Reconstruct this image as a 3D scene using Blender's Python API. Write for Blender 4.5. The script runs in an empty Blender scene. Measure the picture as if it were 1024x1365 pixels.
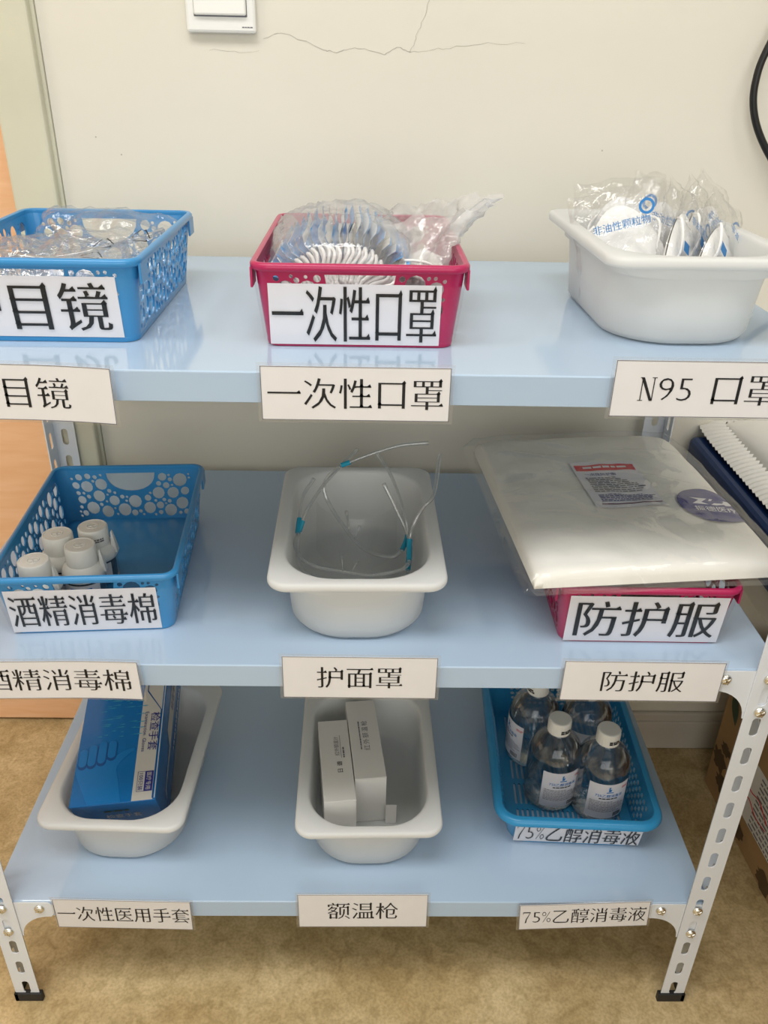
import bpy, bmesh, math, random
from math import pi, sin, cos, radians as R
from mathutils import Vector, Matrix, noise
C = bpy.context.scene.collection
SC = bpy.context.scene
rnd = random.Random(7)

# ------------------------------------------------------------------ camera, world, lights, exposure
cam_d = bpy.data.cameras.new('camera'); cam = bpy.data.objects.new('camera', cam_d); C.objects.link(cam)
CX, CY, CZ, PITCH, YAW, ROLL, FPX = 0.01419, -0.63115, 1.05965, 0.50117, 0.020825, 0.021651, 1100.32
_fw = Vector((sin(YAW)*cos(PITCH), cos(YAW)*cos(PITCH), -sin(PITCH)))
_rt = Vector((cos(YAW), -sin(YAW), 0)); _up = _rt.cross(_fw)
_r2 = cos(ROLL)*_rt + sin(ROLL)*_up; _u2 = -sin(ROLL)*_rt + cos(ROLL)*_up
cam.matrix_world = Matrix(((_r2.x, _u2.x, -_fw.x, CX), (_r2.y, _u2.y, -_fw.y, CY), (_r2.z, _u2.z, -_fw.z, CZ), (0, 0, 0, 1)))
cam_d.sensor_fit = 'VERTICAL'; cam_d.sensor_height = 24.0; cam_d.lens = FPX/1365*24.0
cam_d.clip_start = 0.02
SC.camera = cam
w = bpy.data.worlds.new('world'); SC.world = w; w.use_nodes = True
w.node_tree.nodes['Background'].inputs[0].default_value = (0.9, 0.95, 1, 1)
w.node_tree.nodes['Background'].inputs[1].default_value = 0.3

def area(name, loc, rot, sx, sy, power, col):
    d = bpy.data.lights.new(name, 'AREA'); d.shape = 'RECTANGLE'; d.size = sx; d.size_y = sy
    d.energy = power; d.color = col
    o = bpy.data.objects.new(name, d); o.location = loc; o.rotation_euler = rot; C.objects.link(o)
    return o
area('ceiling_lamp_light', (-0.30, -0.70, 2.56), (0, 0, 0), 1.2, 0.6, 22, (1, 0.985, 0.965))
area('ceiling_lamp_light', (1.15, -0.85, 2.56), (0, 0, 0), 0.6, 1.0, 9, (1, 0.985, 0.965))
area('ceiling_lamp_light', (-1.35, -0.55, 2.50), (0, R(-20), 0), 0.5, 0.5, 9, (1, 0.95, 0.87))
area('front_fill_light', (0.2, -2.5, 1.35), (R(90), 0, 0), 2.4, 1.6, 24, (0.93, 0.97, 1.0))  # unseen fill added to brighten the lower shelves from the front, not a window
SC.view_settings.view_transform = 'Standard'; SC.view_settings.look = 'None'
SC.view_settings.gamma = 1.0; SC.view_settings.use_curve_mapping = False
SC.view_settings.exposure = 0.06
SC.cycles.transparent_max_bounces = 24
SC.cycles.max_bounces = 12
SC.cycles.transmission_bounces = 10

# ------------------------------------------------------------------ materials
M = {}
def nodes(m):
    m.use_nodes = True
    return m.node_tree.nodes, m.node_tree.links
def mat(name, col, rough=0.5, spec=0.5, coat=0.0, metal=0.0, trans=0.0, ior=1.45, vary=0.0, scale=30.0, bump=0.0, bscale=200.0, sub=0.0):
    m = bpy.data.materials.new(name); n, l = nodes(m)
    b = n['Principled BSDF']
    b.inputs['Base Color'].default_value = (*col, 1); b.inputs['Roughness'].default_value = rough
    b.inputs['Specular IOR Level'].default_value = spec; b.inputs['Coat Weight'].default_value = coat
    b.inputs['Metallic'].default_value = metal; b.inputs['Transmission Weight'].default_value = trans; b.inputs['IOR'].default_value = ior
    if sub:
        b.inputs['Subsurface Weight'].default_value = sub; b.inputs['Subsurface Radius'].default_value = (0.006, 0.006, 0.006); b.inputs['Subsurface Scale'].default_value = 1.0
    tc = n.new('ShaderNodeTexCoord')
    if vary:
        t = n.new('ShaderNodeTexNoise'); t.inputs['Scale'].default_value = scale; t.inputs['Detail'].default_value = 5
        l.new(tc.outputs['Object'], t.inputs['Vector'])
        r = n.new('ShaderNodeValToRGB'); r.color_ramp.elements[0].position = 0.3; r.color_ramp.elements[1].position = 0.7
        r.color_ramp.elements[0].color = (*[c*(1-vary) for c in col], 1); r.color_ramp.elements[1].color = (*[min(1, c*(1+vary)) for c in col], 1)
        l.new(t.outputs['Fac'], r.inputs['Fac']); l.new(r.outputs['Color'], b.inputs['Base Color'])
    if bump:
        t = n.new('ShaderNodeTexNoise'); t.inputs['Scale'].default_value = bscale; t.inputs['Detail'].default_value = 3
        l.new(tc.outputs['Object'], t.inputs['Vector'])
        bp = n.new('ShaderNodeBump'); bp.inputs['Strength'].default_value = bump; bp.inputs['Distance'].default_value = 0.002
        l.new(t.outputs['Fac'], bp.inputs['Height']); l.new(bp.outputs['Normal'], b.inputs['Normal'])
    M[name] = m
    return m
def translucent_plastic(name, col, fac, rough=0.35, clear=0.0):
    m = mat(name, col, rough); n, l = nodes(m)
    t = n.new('ShaderNodeBsdfTranslucent'); t.inputs[0].default_value = (*col, 1)
    mx = n.new('ShaderNodeMixShader'); mx.inputs[0].default_value = fac
    l.new(n['Principled BSDF'].outputs[0], mx.inputs[1]); l.new(t.outputs[0], mx.inputs[2])
    out = mx.outputs[0]
    if clear:
        tr = n.new('ShaderNodeBsdfTransparent'); m2 = n.new('ShaderNodeMixShader'); m2.inputs[0].default_value = clear
        l.new(out, m2.inputs[1]); l.new(tr.outputs[0], m2.inputs[2]); out = m2.outputs[0]
    l.new(out, n['Material Output'].inputs['Surface'])
    return m
def film(name, tint=(1, 1, 1), haze=0.05, base=0.05, edge=0.45, rough=0.08, bscale=60, bump=0.6, dist=0.004):
    m = bpy.data.materials.new(name); n, l = nodes(m); n.remove(n['Principled BSDF'])
    tr = n.new('ShaderNodeBsdfTransparent'); tr.inputs[0].default_value = (*tint, 1)
    gl = n.new('ShaderNodeBsdfGlossy'); gl.inputs['Roughness'].default_value = rough
    df = n.new('ShaderNodeBsdfTranslucent'); df.inputs[0].default_value = (0.9, 0.9, 0.9, 1)
    d2 = n.new('ShaderNodeBsdfDiffuse'); d2.inputs[0].default_value = (0.9, 0.9, 0.9, 1)
    md = n.new('ShaderNodeMixShader'); l.new(df.outputs[0], md.inputs[1]); l.new(d2.outputs[0], md.inputs[2])
    lw = n.new('ShaderNodeLayerWeight'); lw.inputs['Blend'].default_value = 0.35
    tc = n.new('ShaderNodeTexCoord'); t = n.new('ShaderNodeTexNoise'); t.inputs['Scale'].default_value = bscale; t.inputs['Detail'].default_value = 4
    t.inputs['Distortion'].default_value = 0.8
    l.new(tc.outputs['Object'], t.inputs['Vector'])
    bp = n.new('ShaderNodeBump'); bp.inputs['Strength'].default_value = bump; bp.inputs['Distance'].default_value = dist
    l.new(t.outputs['Fac'], bp.inputs['Height']); l.new(bp.outputs['Normal'], gl.inputs['Normal']); l.new(bp.outputs['Normal'], lw.inputs['Normal'])
    mr = n.new('ShaderNodeMapRange'); mr.inputs['To Min'].default_value = base; mr.inputs['To Max'].default_value = edge
    l.new(lw.outputs['Facing'], mr.inputs['Value'])
    m1 = n.new('ShaderNodeMixShader'); m1.inputs[0].default_value = haze
    l.new(tr.outputs[0], m1.inputs[1]); l.new(md.outputs[0], m1.inputs[2])
    m2 = n.new('ShaderNodeMixShader'); l.new(mr.outputs[0], m2.inputs[0])
    l.new(m1.outputs[0], m2.inputs[1]); l.new(gl.outputs[0], m2.inputs[2])
    l.new(m2.outputs[0], n['Material Output'].inputs['Surface'])
    M[name] = m
    return m

def wall_material():
    m = mat('wall_paint', (0.66, 0.62, 0.545), 0.55, 0.3); n, l = nodes(m); b = n['Principled BSDF']
    tc = n.new('ShaderNodeTexCoord'); t = n.new('ShaderNodeTexNoise'); t.inputs['Scale'].default_value = 2.6; t.inputs['Detail'].default_value = 4
    l.new(tc.outputs['Object'], t.inputs['Vector'])
    r = n.new('ShaderNodeValToRGB'); e = r.color_ramp.elements
    e[0].position = 0.3; e[0].color = (0.71, 0.675, 0.585, 1); e[1].position = 0.72; e[1].color = (0.75, 0.72, 0.62, 1)
    l.new(t.outputs['Fac'], r.inputs['Fac']); l.new(r.outputs['Color'], b.inputs['Base Color'])
    t2 = n.new('ShaderNodeTexNoise'); t2.inputs['Scale'].default_value = 26; t2.inputs['Detail'].default_value = 6
    l.new(tc.outputs['Object'], t2.inputs['Vector'])
    bp = n.new('ShaderNodeBump'); bp.inputs['Strength'].default_value = 0.12; bp.inputs['Distance'].default_value = 0.004
    l.new(t2.outputs['Fac'], bp.inputs['Height']); l.new(bp.outputs['Normal'], b.inputs['Normal'])
def floor_material():
    m = mat('vinyl_floor', (0.4, 0.3, 0.16), 0.32, 0.4); n, l = nodes(m); b = n['Principled BSDF']
    tc = n.new('ShaderNodeTexCoord')
    def nz(s, d, dist=0.0):
        t = n.new('ShaderNodeTexNoise'); t.inputs['Scale'].default_value = s; t.inputs['Detail'].default_value = d; t.inputs['Distortion'].default_value = dist
        l.new(tc.outputs['Object'], t.inputs['Vector']); return t
    a = nz(8, 6, 0.5); c = nz(42, 8, 1.1)
    r1 = n.new('ShaderNodeValToRGB'); e = r1.color_ramp.elements
    e[0].position = 0.32; e[0].color = (0.45, 0.325, 0.155, 1); e[1].position = 0.66; e[1].color = (0.64, 0.505, 0.29, 1)
    r2 = n.new('ShaderNodeValToRGB'); e = r2.color_ramp.elements
    e[0].position = 0.34; e[0].color = (0.80, 0.78, 0.72, 1); e[1].position = 0.6; e[1].color = (1.05, 1.05, 1.05, 1)
    l.new(a.outputs['Fac'], r1.inputs['Fac']); l.new(c.outputs['Fac'], r2.inputs['Fac'])
    mx = n.new('ShaderNodeMix'); mx.data_type = 'RGBA'; mx.blend_type = 'MULTIPLY'; mx.inputs['Factor'].default_value = 1.0
    l.new(r1.outputs['Color'], mx.inputs['A']); l.new(r2.outputs['Color'], mx.inputs['B']); f = nz(260, 3, 0.3); r3 = n.new('ShaderNodeValToRGB'); e = r3.color_ramp.elements
    e[0].position = 0.30; e[0].color = (0.80, 0.78, 0.74, 1); e[1].position = 0.62; e[1].color = (1.04, 1.04, 1.04, 1)
    l.new(f.outputs['Fac'], r3.inputs['Fac'])
    m2 = n.new('ShaderNodeMix'); m2.data_type = 'RGBA'; m2.blend_type = 'MULTIPLY'; m2.inputs['Factor'].default_value = 1.0
    l.new(mx.outputs['Result'], m2.inputs['A']); l.new(r3.outputs['Color'], m2.inputs['B']); l.new(m2.outputs['Result'], b.inputs['Base Color'])
def wood_material(name, c0, c1, rough=0.35):
    m = mat(name, c0, rough); n, l = nodes(m); b = n['Principled BSDF']
    tc = n.new('ShaderNodeTexCoord'); mp = n.new('ShaderNodeMapping'); mp.inputs['Scale'].default_value = (4, 4, 26)
    l.new(tc.outputs['Object'], mp.inputs['Vector'])
    t = n.new('ShaderNodeTexNoise'); t.inputs['Scale'].default_value = 3; t.inputs['Detail'].default_value = 7; t.inputs['Distortion'].default_value = 0.6
    l.new(mp.outputs['Vector'], t.inputs['Vector'])
    r = n.new('ShaderNodeValToRGB'); e = r.color_ramp.elements; e[0].position = 0.3; e[1].position = 0.7
    e[0].color = (*c0, 1); e[1].color = (*c1, 1)
    l.new(t.outputs['Fac'], r.inputs['Fac']); l.new(r.outputs['Color'], b.inputs['Base Color'])

wall_material(); floor_material()
wood_material('door_wood', (0.84, 0.48, 0.26), (0.90, 0.56, 0.34), 0.3)
mat('ceiling_white', (0.8, 0.8, 0.78), 0.8)
mat('cream_paint', (0.62, 0.60, 0.47), 0.45, vary=0.04, scale=12)
mat('baseboard_paint', (0.56, 0.52, 0.45), 0.45, vary=0.05, scale=14)
mat('crack_dark', (0.40, 0.38, 0.33), 0.9)
mat('shelf_blue', (0.415, 0.54, 0.695), 0.09, 0.5, coat=0.25, bump=0.015, bscale=60)
mat('post_white', (0.71, 0.745, 0.79), 0.3, 0.5, bump=0.03, bscale=500)
mat('rubber_black', (0.015, 0.015, 0.016), 0.55)
mat('bolt_metal', (0.80, 0.79, 0.74), 0.25, metal=1.0)
mat('basket_blue', (0.04, 0.255, 0.55), 0.28, 0.5, coat=0.15)
mat('basket_pink', (0.42, 0.016, 0.095), 0.30, 0.5, coat=0.1)
mat('tray_blue', (0.03, 0.28, 0.56), 0.3, 0.5, coat=0.1)
translucent_plastic('tub_white', (0.86, 0.87, 0.86), 0.34, 0.38, 0.07)
mat('paper', (0.73, 0.72, 0.725), 0.5, vary=0.015, scale=40)
mat('paper_bluish', (0.75, 0.745, 0.79), 0.45, vary=0.02, scale=40)
mat('ink_black', (0.006, 0.006, 0.007), 0.5)
mat('ink_grey', (0.16, 0.16, 0.18), 0.5)
mat('ink_blue', (0.02, 0.19, 0.50), 0.5)
mat('ink_navy', (0.018, 0.022, 0.19), 0.45)
mat('ink_red', (0.62, 0.02, 0.035), 0.5)
mat('ink_plum', (0.12, 0.005, 0.05), 0.5)
mat('white_plastic', (0.78, 0.78, 0.74), 0.35, sub=0.1)
mat('switch_white', (0.80, 0.80, 0.76), 0.25, coat=0.2)
mat('cloth_white', (0.82, 0.81, 0.76), 0.9, bump=0.25, bscale=90)
mat('quilt_white', (0.80, 0.78, 0.73), 0.9, bump=0.3, bscale=60)
mat('mask_blue', (0.20, 0.45, 0.80), 0.8, bump=0.3, bscale=150)
mat('mask_white', (0.86, 0.86, 0.85), 0.85)
mat('navy_vinyl', (0.006, 0.03, 0.115), 0.4)
mat('cable_black', (0.008, 0.008, 0.009), 0.4)
mat('cardboard', (0.36, 0.22, 0.10), 0.8, vary=0.1, scale=18)
mat('leaf_print', (0.05, 0.075, 0.04), 0.8)
mat('dark_print', (0.10, 0.06, 0.025), 0.8)
mat('glove_blue', (0.0, 0.135, 0.41), 0.22, 0.5, coat=0.3, vary=0.12, scale=9)
mat('glove_print', (0.002, 0.165, 0.47), 0.3)
mat('glove_print_dark', (0.0, 0.07, 0.26), 0.3)
mat('glove_print_teal', (0.03, 0.32, 0.50), 0.3)
mat('silver_card', (0.56, 0.555, 0.52), 0.35, metal=0.15)
mat('box_white', (0.74, 0.73, 0.70), 0.5, vary=0.01, scale=20)
mat('clip_blue', (0.02, 0.33, 0.50), 0.25)
mat('strap_black', (0.02, 0.02, 0.022), 0.7)
mat('wipe_dark', (0.07, 0.085, 0.10), 0.6, vary=0.3, scale=150)
mat('bed_frame_cream', (0.60, 0.58, 0.50), 0.4)
film('tape_film', haze=0.004, base=0.008, edge=0.16, rough=0.05, bscale=45, bump=0.35)
film('laminate_film', haze=0.05, base=0.03, edge=0.25, rough=0.12, bscale=25, bump=0.08)
film('bag_film', haze=0.035, base=0.05, edge=0.36, rough=0.07, bscale=42, bump=0.7, dist=0.006)
film('bag_film_hazy', haze=0.20, base=0.05, edge=0.38, rough=0.10, bscale=38, bump=0.8, dist=0.006)
film('bag_film_milky', haze=0.24, base=0.06, edge=0.40, rough=0.12, bscale=40, bump=0.7, dist=0.006)
film('bag_film_cloudy', haze=0.42, base=0.06, edge=0.40, rough=0.12, bscale=40, bump=0.7, dist=0.006)
film('suit_film', haze=0.005, base=0.014, edge=0.34, rough=0.09, bscale=12, bump=0.85, dist=0.006)
film('visor_film', haze=0.02, base=0.03, edge=0.4, rough=0.2, bscale=5, bump=0.02)
film('clear_tube', tint=(0.92, 0.94, 0.95), haze=0.16, base=0.14, edge=0.85, rough=0.05, bscale=30, bump=0.05)
film('pet_clear', tint=(0.98, 0.99, 1.0), haze=0.015, base=0.05, edge=0.6, rough=0.04, bscale=20, bump=0.05)
def liquid_material():
    m = bpy.data.materials.new('alcohol_liquid'); n, l = nodes(m); n.remove(n['Principled BSDF'])
    g = n.new('ShaderNodeBsdfRefraction'); g.inputs['IOR'].default_value = 1.20; g.inputs['Roughness'].default_value = 0.0; g.inputs['Color'].default_value = (0.96, 0.985, 1.0, 1)
    tr = n.new('ShaderNodeBsdfTransparent'); tr.inputs[0].default_value = (0.94, 0.975, 0.99, 1)
    gl = n.new('ShaderNodeBsdfGlossy'); gl.inputs['Roughness'].default_value = 0.04
    mx = n.new('ShaderNodeMixShader'); mx.inputs[0].default_value = 0.68
    l.new(g.outputs[0], mx.inputs[1]); l.new(tr.outputs[0], mx.inputs[2])
    fr = n.new('ShaderNodeFresnel'); fr.inputs['IOR'].default_value = 1.33
    m2 = n.new('ShaderNodeMixShader'); l.new(fr.outputs[0], m2.inputs[0]); l.new(mx.outputs[0], m2.inputs[1]); l.new(gl.outputs[0], m2.inputs[2])
    l.new(m2.outputs[0], n['Material Output'].inputs['Surface']); M['alcohol_liquid'] = m
liquid_material()

# ------------------------------------------------------------------ object helpers
def obj(name, data, material, parent=None, loc=None, smooth=None):
    if isinstance(data, bmesh.types.BMesh):
        me = bpy.data.meshes.new(name); data.normal_update(); data.to_mesh(me); data.free()
    else:
        me = data
    mats = material if isinstance(material, (list, tuple)) else [material]
    me.materials.clear()
    for x in mats: me.materials.append(M[x])
    if smooth is not None:
        me.polygons.foreach_set('use_smooth', [True]*len(me.polygons))
        if smooth < 180 and hasattr(me, 'set_sharp_from_angle'): me.set_sharp_from_angle(angle=R(smooth))
    o = bpy.data.objects.new(name, me); C.objects.link(o)
    if parent is not None: o.parent = parent
    if loc is not None: o.location = loc
    return o
def tag(o, label, cat, group=None):
    o['label'] = label; o['category'] = cat
    if group: o['group'] = group
    return o
def thing(name, label, cat, loc=(0, 0, 0), rz=0.0, group=None, rot=None):
    o = bpy.data.objects.new(name, None); o.empty_display_size = 0.02; C.objects.link(o)
    o.location = loc; o.rotation_euler = rot if rot else (0, 0, rz)
    return tag(o, label, cat, group)
def structure(o):
    o['kind'] = 'structure'; return o
KIDS = {}
def dup(root, loc, rz, label, rot=None):
    r = root.copy(); C.objects.link(r); r.location = loc; r.rotation_euler = rot if rot else (0, 0, rz); r['label'] = label
    for ch in list(root.children):
        c = ch.copy(); C.objects.link(c); c.parent = r
        for g in list(ch.children):
            d = g.copy(); C.objects.link(d); d.parent = c
    return r
def box(bm, x0, x1, y0, y1, z0, z1, bev=0.0, seg=2):
    vs = [bm.verts.new(p) for p in ((x0, y0, z0), (x1, y0, z0), (x1, y1, z0), (x0, y1, z0), (x0, y0, z1), (x1, y0, z1), (x1, y1, z1), (x0, y1, z1))]
    fs = [bm.faces.new([vs[i] for i in f]) for f in ((0, 3, 2, 1), (4, 5, 6, 7), (0, 1, 5, 4), (1, 2, 6, 5), (2, 3, 7, 6), (3, 0, 4, 7))]
    if bev:
        es = list({e for f in fs for e in f.edges})
        bmesh.ops.bevel(bm, geom=es, offset=bev, segments=seg, profile=0.5, affect='EDGES')
    return vs
def boxbm(*a, **k):
    bm = bmesh.new(); box(bm, *a, **k); return bm
def lathe(bm, prof, seg=32, c=(0, 0), caps=True):
    rings = []
    for r, z in prof:
        rings.append([bm.verts.new((c[0]+r*cos(2*pi*i/seg), c[1]+r*sin(2*pi*i/seg), z)) for i in range(seg)])
    for a, b in zip(rings, rings[1:]):
        for i in range(seg):
            j = (i+1) % seg
            bm.faces.new((a[i], a[j], b[j], b[i]))
    if caps:
        bm.faces.new(list(reversed(rings[0]))); bm.faces.new(rings[-1])
    return bm
def rrect(a, b, r, n=8):
    pts = []
    for cx, cy, a0 in ((a-r, b-r, 0), (-(a-r), b-r, 90), (-(a-r), -(b-r), 180), (a-r, -(b-r), 270)):
        for i in range(n+1):
            t = R(a0+90*i/n); pts.append((cx+r*cos(t), cy+r*sin(t)))
    return pts
def loft(bm, rings, cap0=True, cap1=True):
    vr = [[bm.verts.new(p) for p in ring] for ring in rings]
    n = len(vr[0])
    for a, b in zip(vr, vr[1:]):
        for i in range(n):
            j = (i+1) % n
            bm.faces.new((a[i], a[j], b[j], b[i]))
    if cap0: bm.faces.new(list(reversed(vr[0])))
    if cap1: bm.faces.new(vr[-1])
    return bm
def catmull(pts, per=8, closed=False):
    P = [Vector(p) for p in pts]; out = []; n = len(P)
    rng = range(n) if closed else range(n-1)
    for i in rng:
        if closed: p0, p1, p2, p3 = P[(i-1) % n], P[i], P[(i+1) % n], P[(i+2) % n]
        else:
            p1, p2 = P[i], P[i+1]; p0 = P[i-1] if i else p1*2-p2; p3 = P[i+2] if i+2 < n else p2*2-p1
        for k in range(per):
            t = k/per
            out.append(0.5*((2*p1)+(p2-p0)*t+(2*p0-5*p1+4*p2-p3)*t*t+(3*p1-p0-3*p2+p3)*t**3))
    if not closed: out.append(P[-1])
    return out
def tube(bm, pts, r, seg=8, closed=False, rf=None):
    P = [Vector(p) for p in pts]; n = len(P); rings = []
    T = []
    for i in range(n):
        a = P[(i-1) % n] if (closed or i) else P[i]; b = P[(i+1) % n] if (closed or i < n-1) else P[i]
        T.append((b-a).normalized())
    ref = Vector((0, 0, 1)) if abs(T[0].z) < 0.9 else Vector((1, 0, 0))
    u = T[0].cross(ref).normalized()
    for i in range(n):
        u = (u - T[i]*u.dot(T[i])).normalized(); v = T[i].cross(u)
        rr = rf(i/(n-1)) if rf else r
        rings.append([bm.verts.new(P[i]+u*rr*cos(2*pi*k/seg)+v*rr*sin(2*pi*k/seg)) for k in range(seg)])
    m = n if closed else n-1
    for i in range(m):
        a, b = rings[i], rings[(i+1) % n]
        for k in range(seg):
            j = (k+1) % seg; bm.faces.new((a[k], a[j], b[j], b[k]))
    if not closed:
        bm.faces.new(list(reversed(rings[0]))); bm.faces.new(rings[-1])
    return bm
def transform(bm, mtx):
    bmesh.ops.transform(bm, matrix=mtx, verts=bm.verts)
    return bm
def plate(outer, holes, thick):
    """flat plate in XY with holes, thickness along Z (centred)"""
    c = bpy.data.curves.new('plate', 'CURVE'); c.dimensions = '2D'; c.fill_mode = 'BOTH'; c.extrude = thick/2
    for poly in [outer]+list(holes):
        s = c.splines.new('POLY'); s.points.add(len(poly)-1); s.use_cyclic_u = True
        for p, q in zip(s.points, poly): p.co = (q[0], q[1], 0, 1)
    o = bpy.data.objects.new('plate', c); C.objects.link(o)
    dg = bpy.context.evaluated_depsgraph_get(); dg.update()
    me = bpy.data.meshes.new_from_object(o.evaluated_get(dg))
    bpy.data.objects.remove(o); bpy.data.curves.remove(c)
    bm = bmesh.new(); bm.from_mesh(me); bpy.data.meshes.remove(me)
    bmesh.ops.remove_doubles(bm, verts=bm.verts, dist=1e-6)
    return bm
def circle(cx, cy, r, n=14, ry=None):
    ry = ry or r
    return [(cx+r*cos(2*pi*i/n), cy+ry*sin(2*pi*i/n)) for i in range(n)]
def slot(cx, cy, w, h, n=5):
    r = min(w, h)/2; pts = []
    for sx, sy, a0 in ((1, 1, 0), (-1, 1, 90), (-1, -1, 180), (1, -1, 270)):
        for i in range(n):
            t = R(a0+90*i/(n-1)); pts.append((cx+sx*(w/2-r)+r*cos(t), cy+sy*(h/2-r)+r*sin(t)))
    return pts
def fbm(p, s, o=3):
    v = 0; a = 1
    for i in range(o):
        v += a*noise.noise(Vector(p)*s); s *= 2.1; a *= 0.5
    return v

# ------------------------------------------------------------------ lettering (Song-like: thin horizontals, firm verticals, small right-end serifs)
_glyph = {}
def _bar(*ps): return list(ps)
_serif = {'N': [[(0.085, 0.02), (0.112, 0.02), (0.112, 0.60), (0.085, 0.60)], [(0.398, 0.0), (0.425, 0.0), (0.425, 0.66), (0.398, 0.66)], [(0.05, 0.68), (0.345, 0.0), (0.425, 0.0), (0.135, 0.68)],
                [(0.03, 0), (0.165, 0), (0.165, 0.02), (0.03, 0.02)], [(0.345, 0.66), (0.475, 0.66), (0.475, 0.68), (0.345, 0.68)], [(0.03, 0.66), (0.1, 0.66), (0.1, 0.68), (0.03, 0.68)]],
          '7': [[(0.07, 0.625), (0.44, 0.625), (0.445, 0.68), (0.07, 0.68)], [(0.07, 0.54), (0.09, 0.54), (0.10, 0.64), (0.07, 0.64)], [(0.18, 0.0), (0.25, 0.0), (0.27, 0.2), (0.445, 0.66), (0.41, 0.63), (0.22, 0.22)]]}
def glyph(ch, dv=0.015, dh=-0.003, serif=True):
    key = (ch, dv, dh, serif)
    if key in _glyph: return _glyph[key]
    if serif and ch in _serif:
        V = []; F = []
        for p in _serif[ch]:
            k = len(V); V += p; F.append(list(range(k, k+len(p))))
        _glyph[key] = (V, F); return _glyph[key]
    c = bpy.data.curves.new('g', 'FONT'); c.body = ch; c.size = 1; c.resolution_u = 3
    o = bpy.data.objects.new('g', c); C.objects.link(o)
    dg = bpy.context.evaluated_depsgraph_get(); dg.update()
    me = bpy.data.meshes.new_from_object(o.evaluated_get(dg))
    bpy.data.objects.remove(o); bpy.data.curves.remove(c)
    bm = bmesh.new(); bm.from_mesh(me); bpy.data.meshes.remove(me)
    bmesh.ops.remove_doubles(bm, verts=bm.verts, dist=1e-5); bm.normal_update()
    cjk = ord(ch) > 0x2000
    nrm = {}; extra = []; tops = {}; rights = {}
    for e in bm.edges:
        if len(e.link_faces) != 1: continue
        f = e.link_faces[0]
        for lp in f.loops:
            if lp.edge == e:
                a, b = lp.vert, lp.link_loop_next.vert
        d = (b.co-a.co); L = d.length
        if L < 1e-7: continue
        if f.normal.z < 0: d = -d
        n2 = Vector((d.y, -d.x, 0))/L
        nrm.setdefault(a, []).append(n2); nrm.setdefault(b, []).append(n2)
        if n2.y > 0.97 and L > 0.12: tops[a] = tops[b] = 1
        if n2.x > 0.97 and L > 0.12: rights[a] = rights[b] = 1
        if serif and cjk and n2.x > 0.97 and 0.055 < L < 0.1:
            lo, hi = (a, b) if a.co.y < b.co.y else (b, a)
            ok = True
            for v in (lo, hi):
                for e2 in v.link_edges:
                    if e2 is e or len(e2.link_faces) != 1: continue
                    w2 = e2.other_vert(v).co-v.co
                    if w2.length < 0.06 or abs(w2.y) > 0.25*abs(w2.x) or w2.x > 0: ok = False
            if ok: extra.append(((lo.co.x, (lo.co.y+hi.co.y)/2)))
    peaks = [(v.co.x, v.co.y) for v in tops if v in rights and len(nrm[v]) == 2] if serif and cjk else []
    new = {}
    for v, ns in nrm.items():
        ns = ns[:2]; offs = [dv*abs(n.y)+dh*abs(n.x) for n in ns]
        if len(ns) < 2: d = -ns[0]*offs[0]
        else:
            n1, n2 = ns; det = n1.x*n2.y-n1.y*n2.x
            if abs(det) < 0.25:
                nn = (n1+n2); nn = nn.normalized() if nn.length > 1e-4 else n1
                d = -nn*(sum(offs)/2)
            else:
                d = Vector(((-offs[0]*n2.y+offs[1]*n1.y)/det, (-n1.x*offs[1]+n2.x*offs[0])/det, 0))
        if d.length > 0.035: d *= 0.035/d.length
        new[v] = v.co+d
    for v, p in new.items(): v.co = p
    bm.verts.index_update()
    vs = [(v.co.x, v.co.y) for v in bm.verts]; fs = []
    for f in bm.faces:
        ids = [v.index for v in f.verts]
        if f.normal.z < 0: ids.reverse()
        fs.append(ids)
    for x, y in extra:
        k = len(vs); h = 0.018
        vs += [(x-0.115, y+h-0.004), (x-0.02, y-h), (x+0.012, y-h+0.006), (x-0.030, y+0.080)]; fs.append([k, k+1, k+2, k+3])
    for x, y in peaks:
        k = len(vs); vs += [(x-0.10, y-0.022), (x-0.03, y-0.06), (x+0.024, y-0.018), (x-0.025, y+0.058)]; fs.append([k, k+1, k+2, k+3])
    bm.free()
    _glyph[key] = (vs, fs)
    return _glyph[key]
def text_geo(s, sx, sy, dv=0.015, dh=-0.003, pitch=None, serif=True):
    """geometry of a line of text centred on the origin, em size sx by sy"""
    pen = 0; V = []; F = []
    p = pitch or 1.0
    for ch in s:
        cjk = ord(ch) > 0x2000
        adv = p if cjk else p*0.52
        if ch != ' ':
            vs, fs = glyph(ch, dv, dh, serif) if cjk or not serif else glyph(ch, 0.022, 0.010, True)
            if cjk: k, ox = 1.0, (adv-1.0)/2
            else:
                x0 = min(v[0] for v in vs); x1 = max(v[0] for v in vs); k = min(0.46/(x1-x0), 1.05); ox = (adv-(x1-x0)*k)/2-x0*k
            n = len(V); V += [((pen+ox+v[0]*k)*sx, (v[1]-0.37+(0 if cjk else 0.03))*sy) for v in vs]
            F += [[i+n for i in f] for f in fs]
        else: adv = p*0.4
        pen += adv
    wd = pen*sx
    return [(x-wd/2, y) for x, y in V], F
def geo_bm(VF, fn):
    bm = bmesh.new(); vs = [bm.verts.new(fn(x, y)) for x, y in VF[0]]
    for f in VF[1]:
        try: bm.faces.new([vs[i] for i in f])
        except ValueError: pass
    return bm
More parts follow.
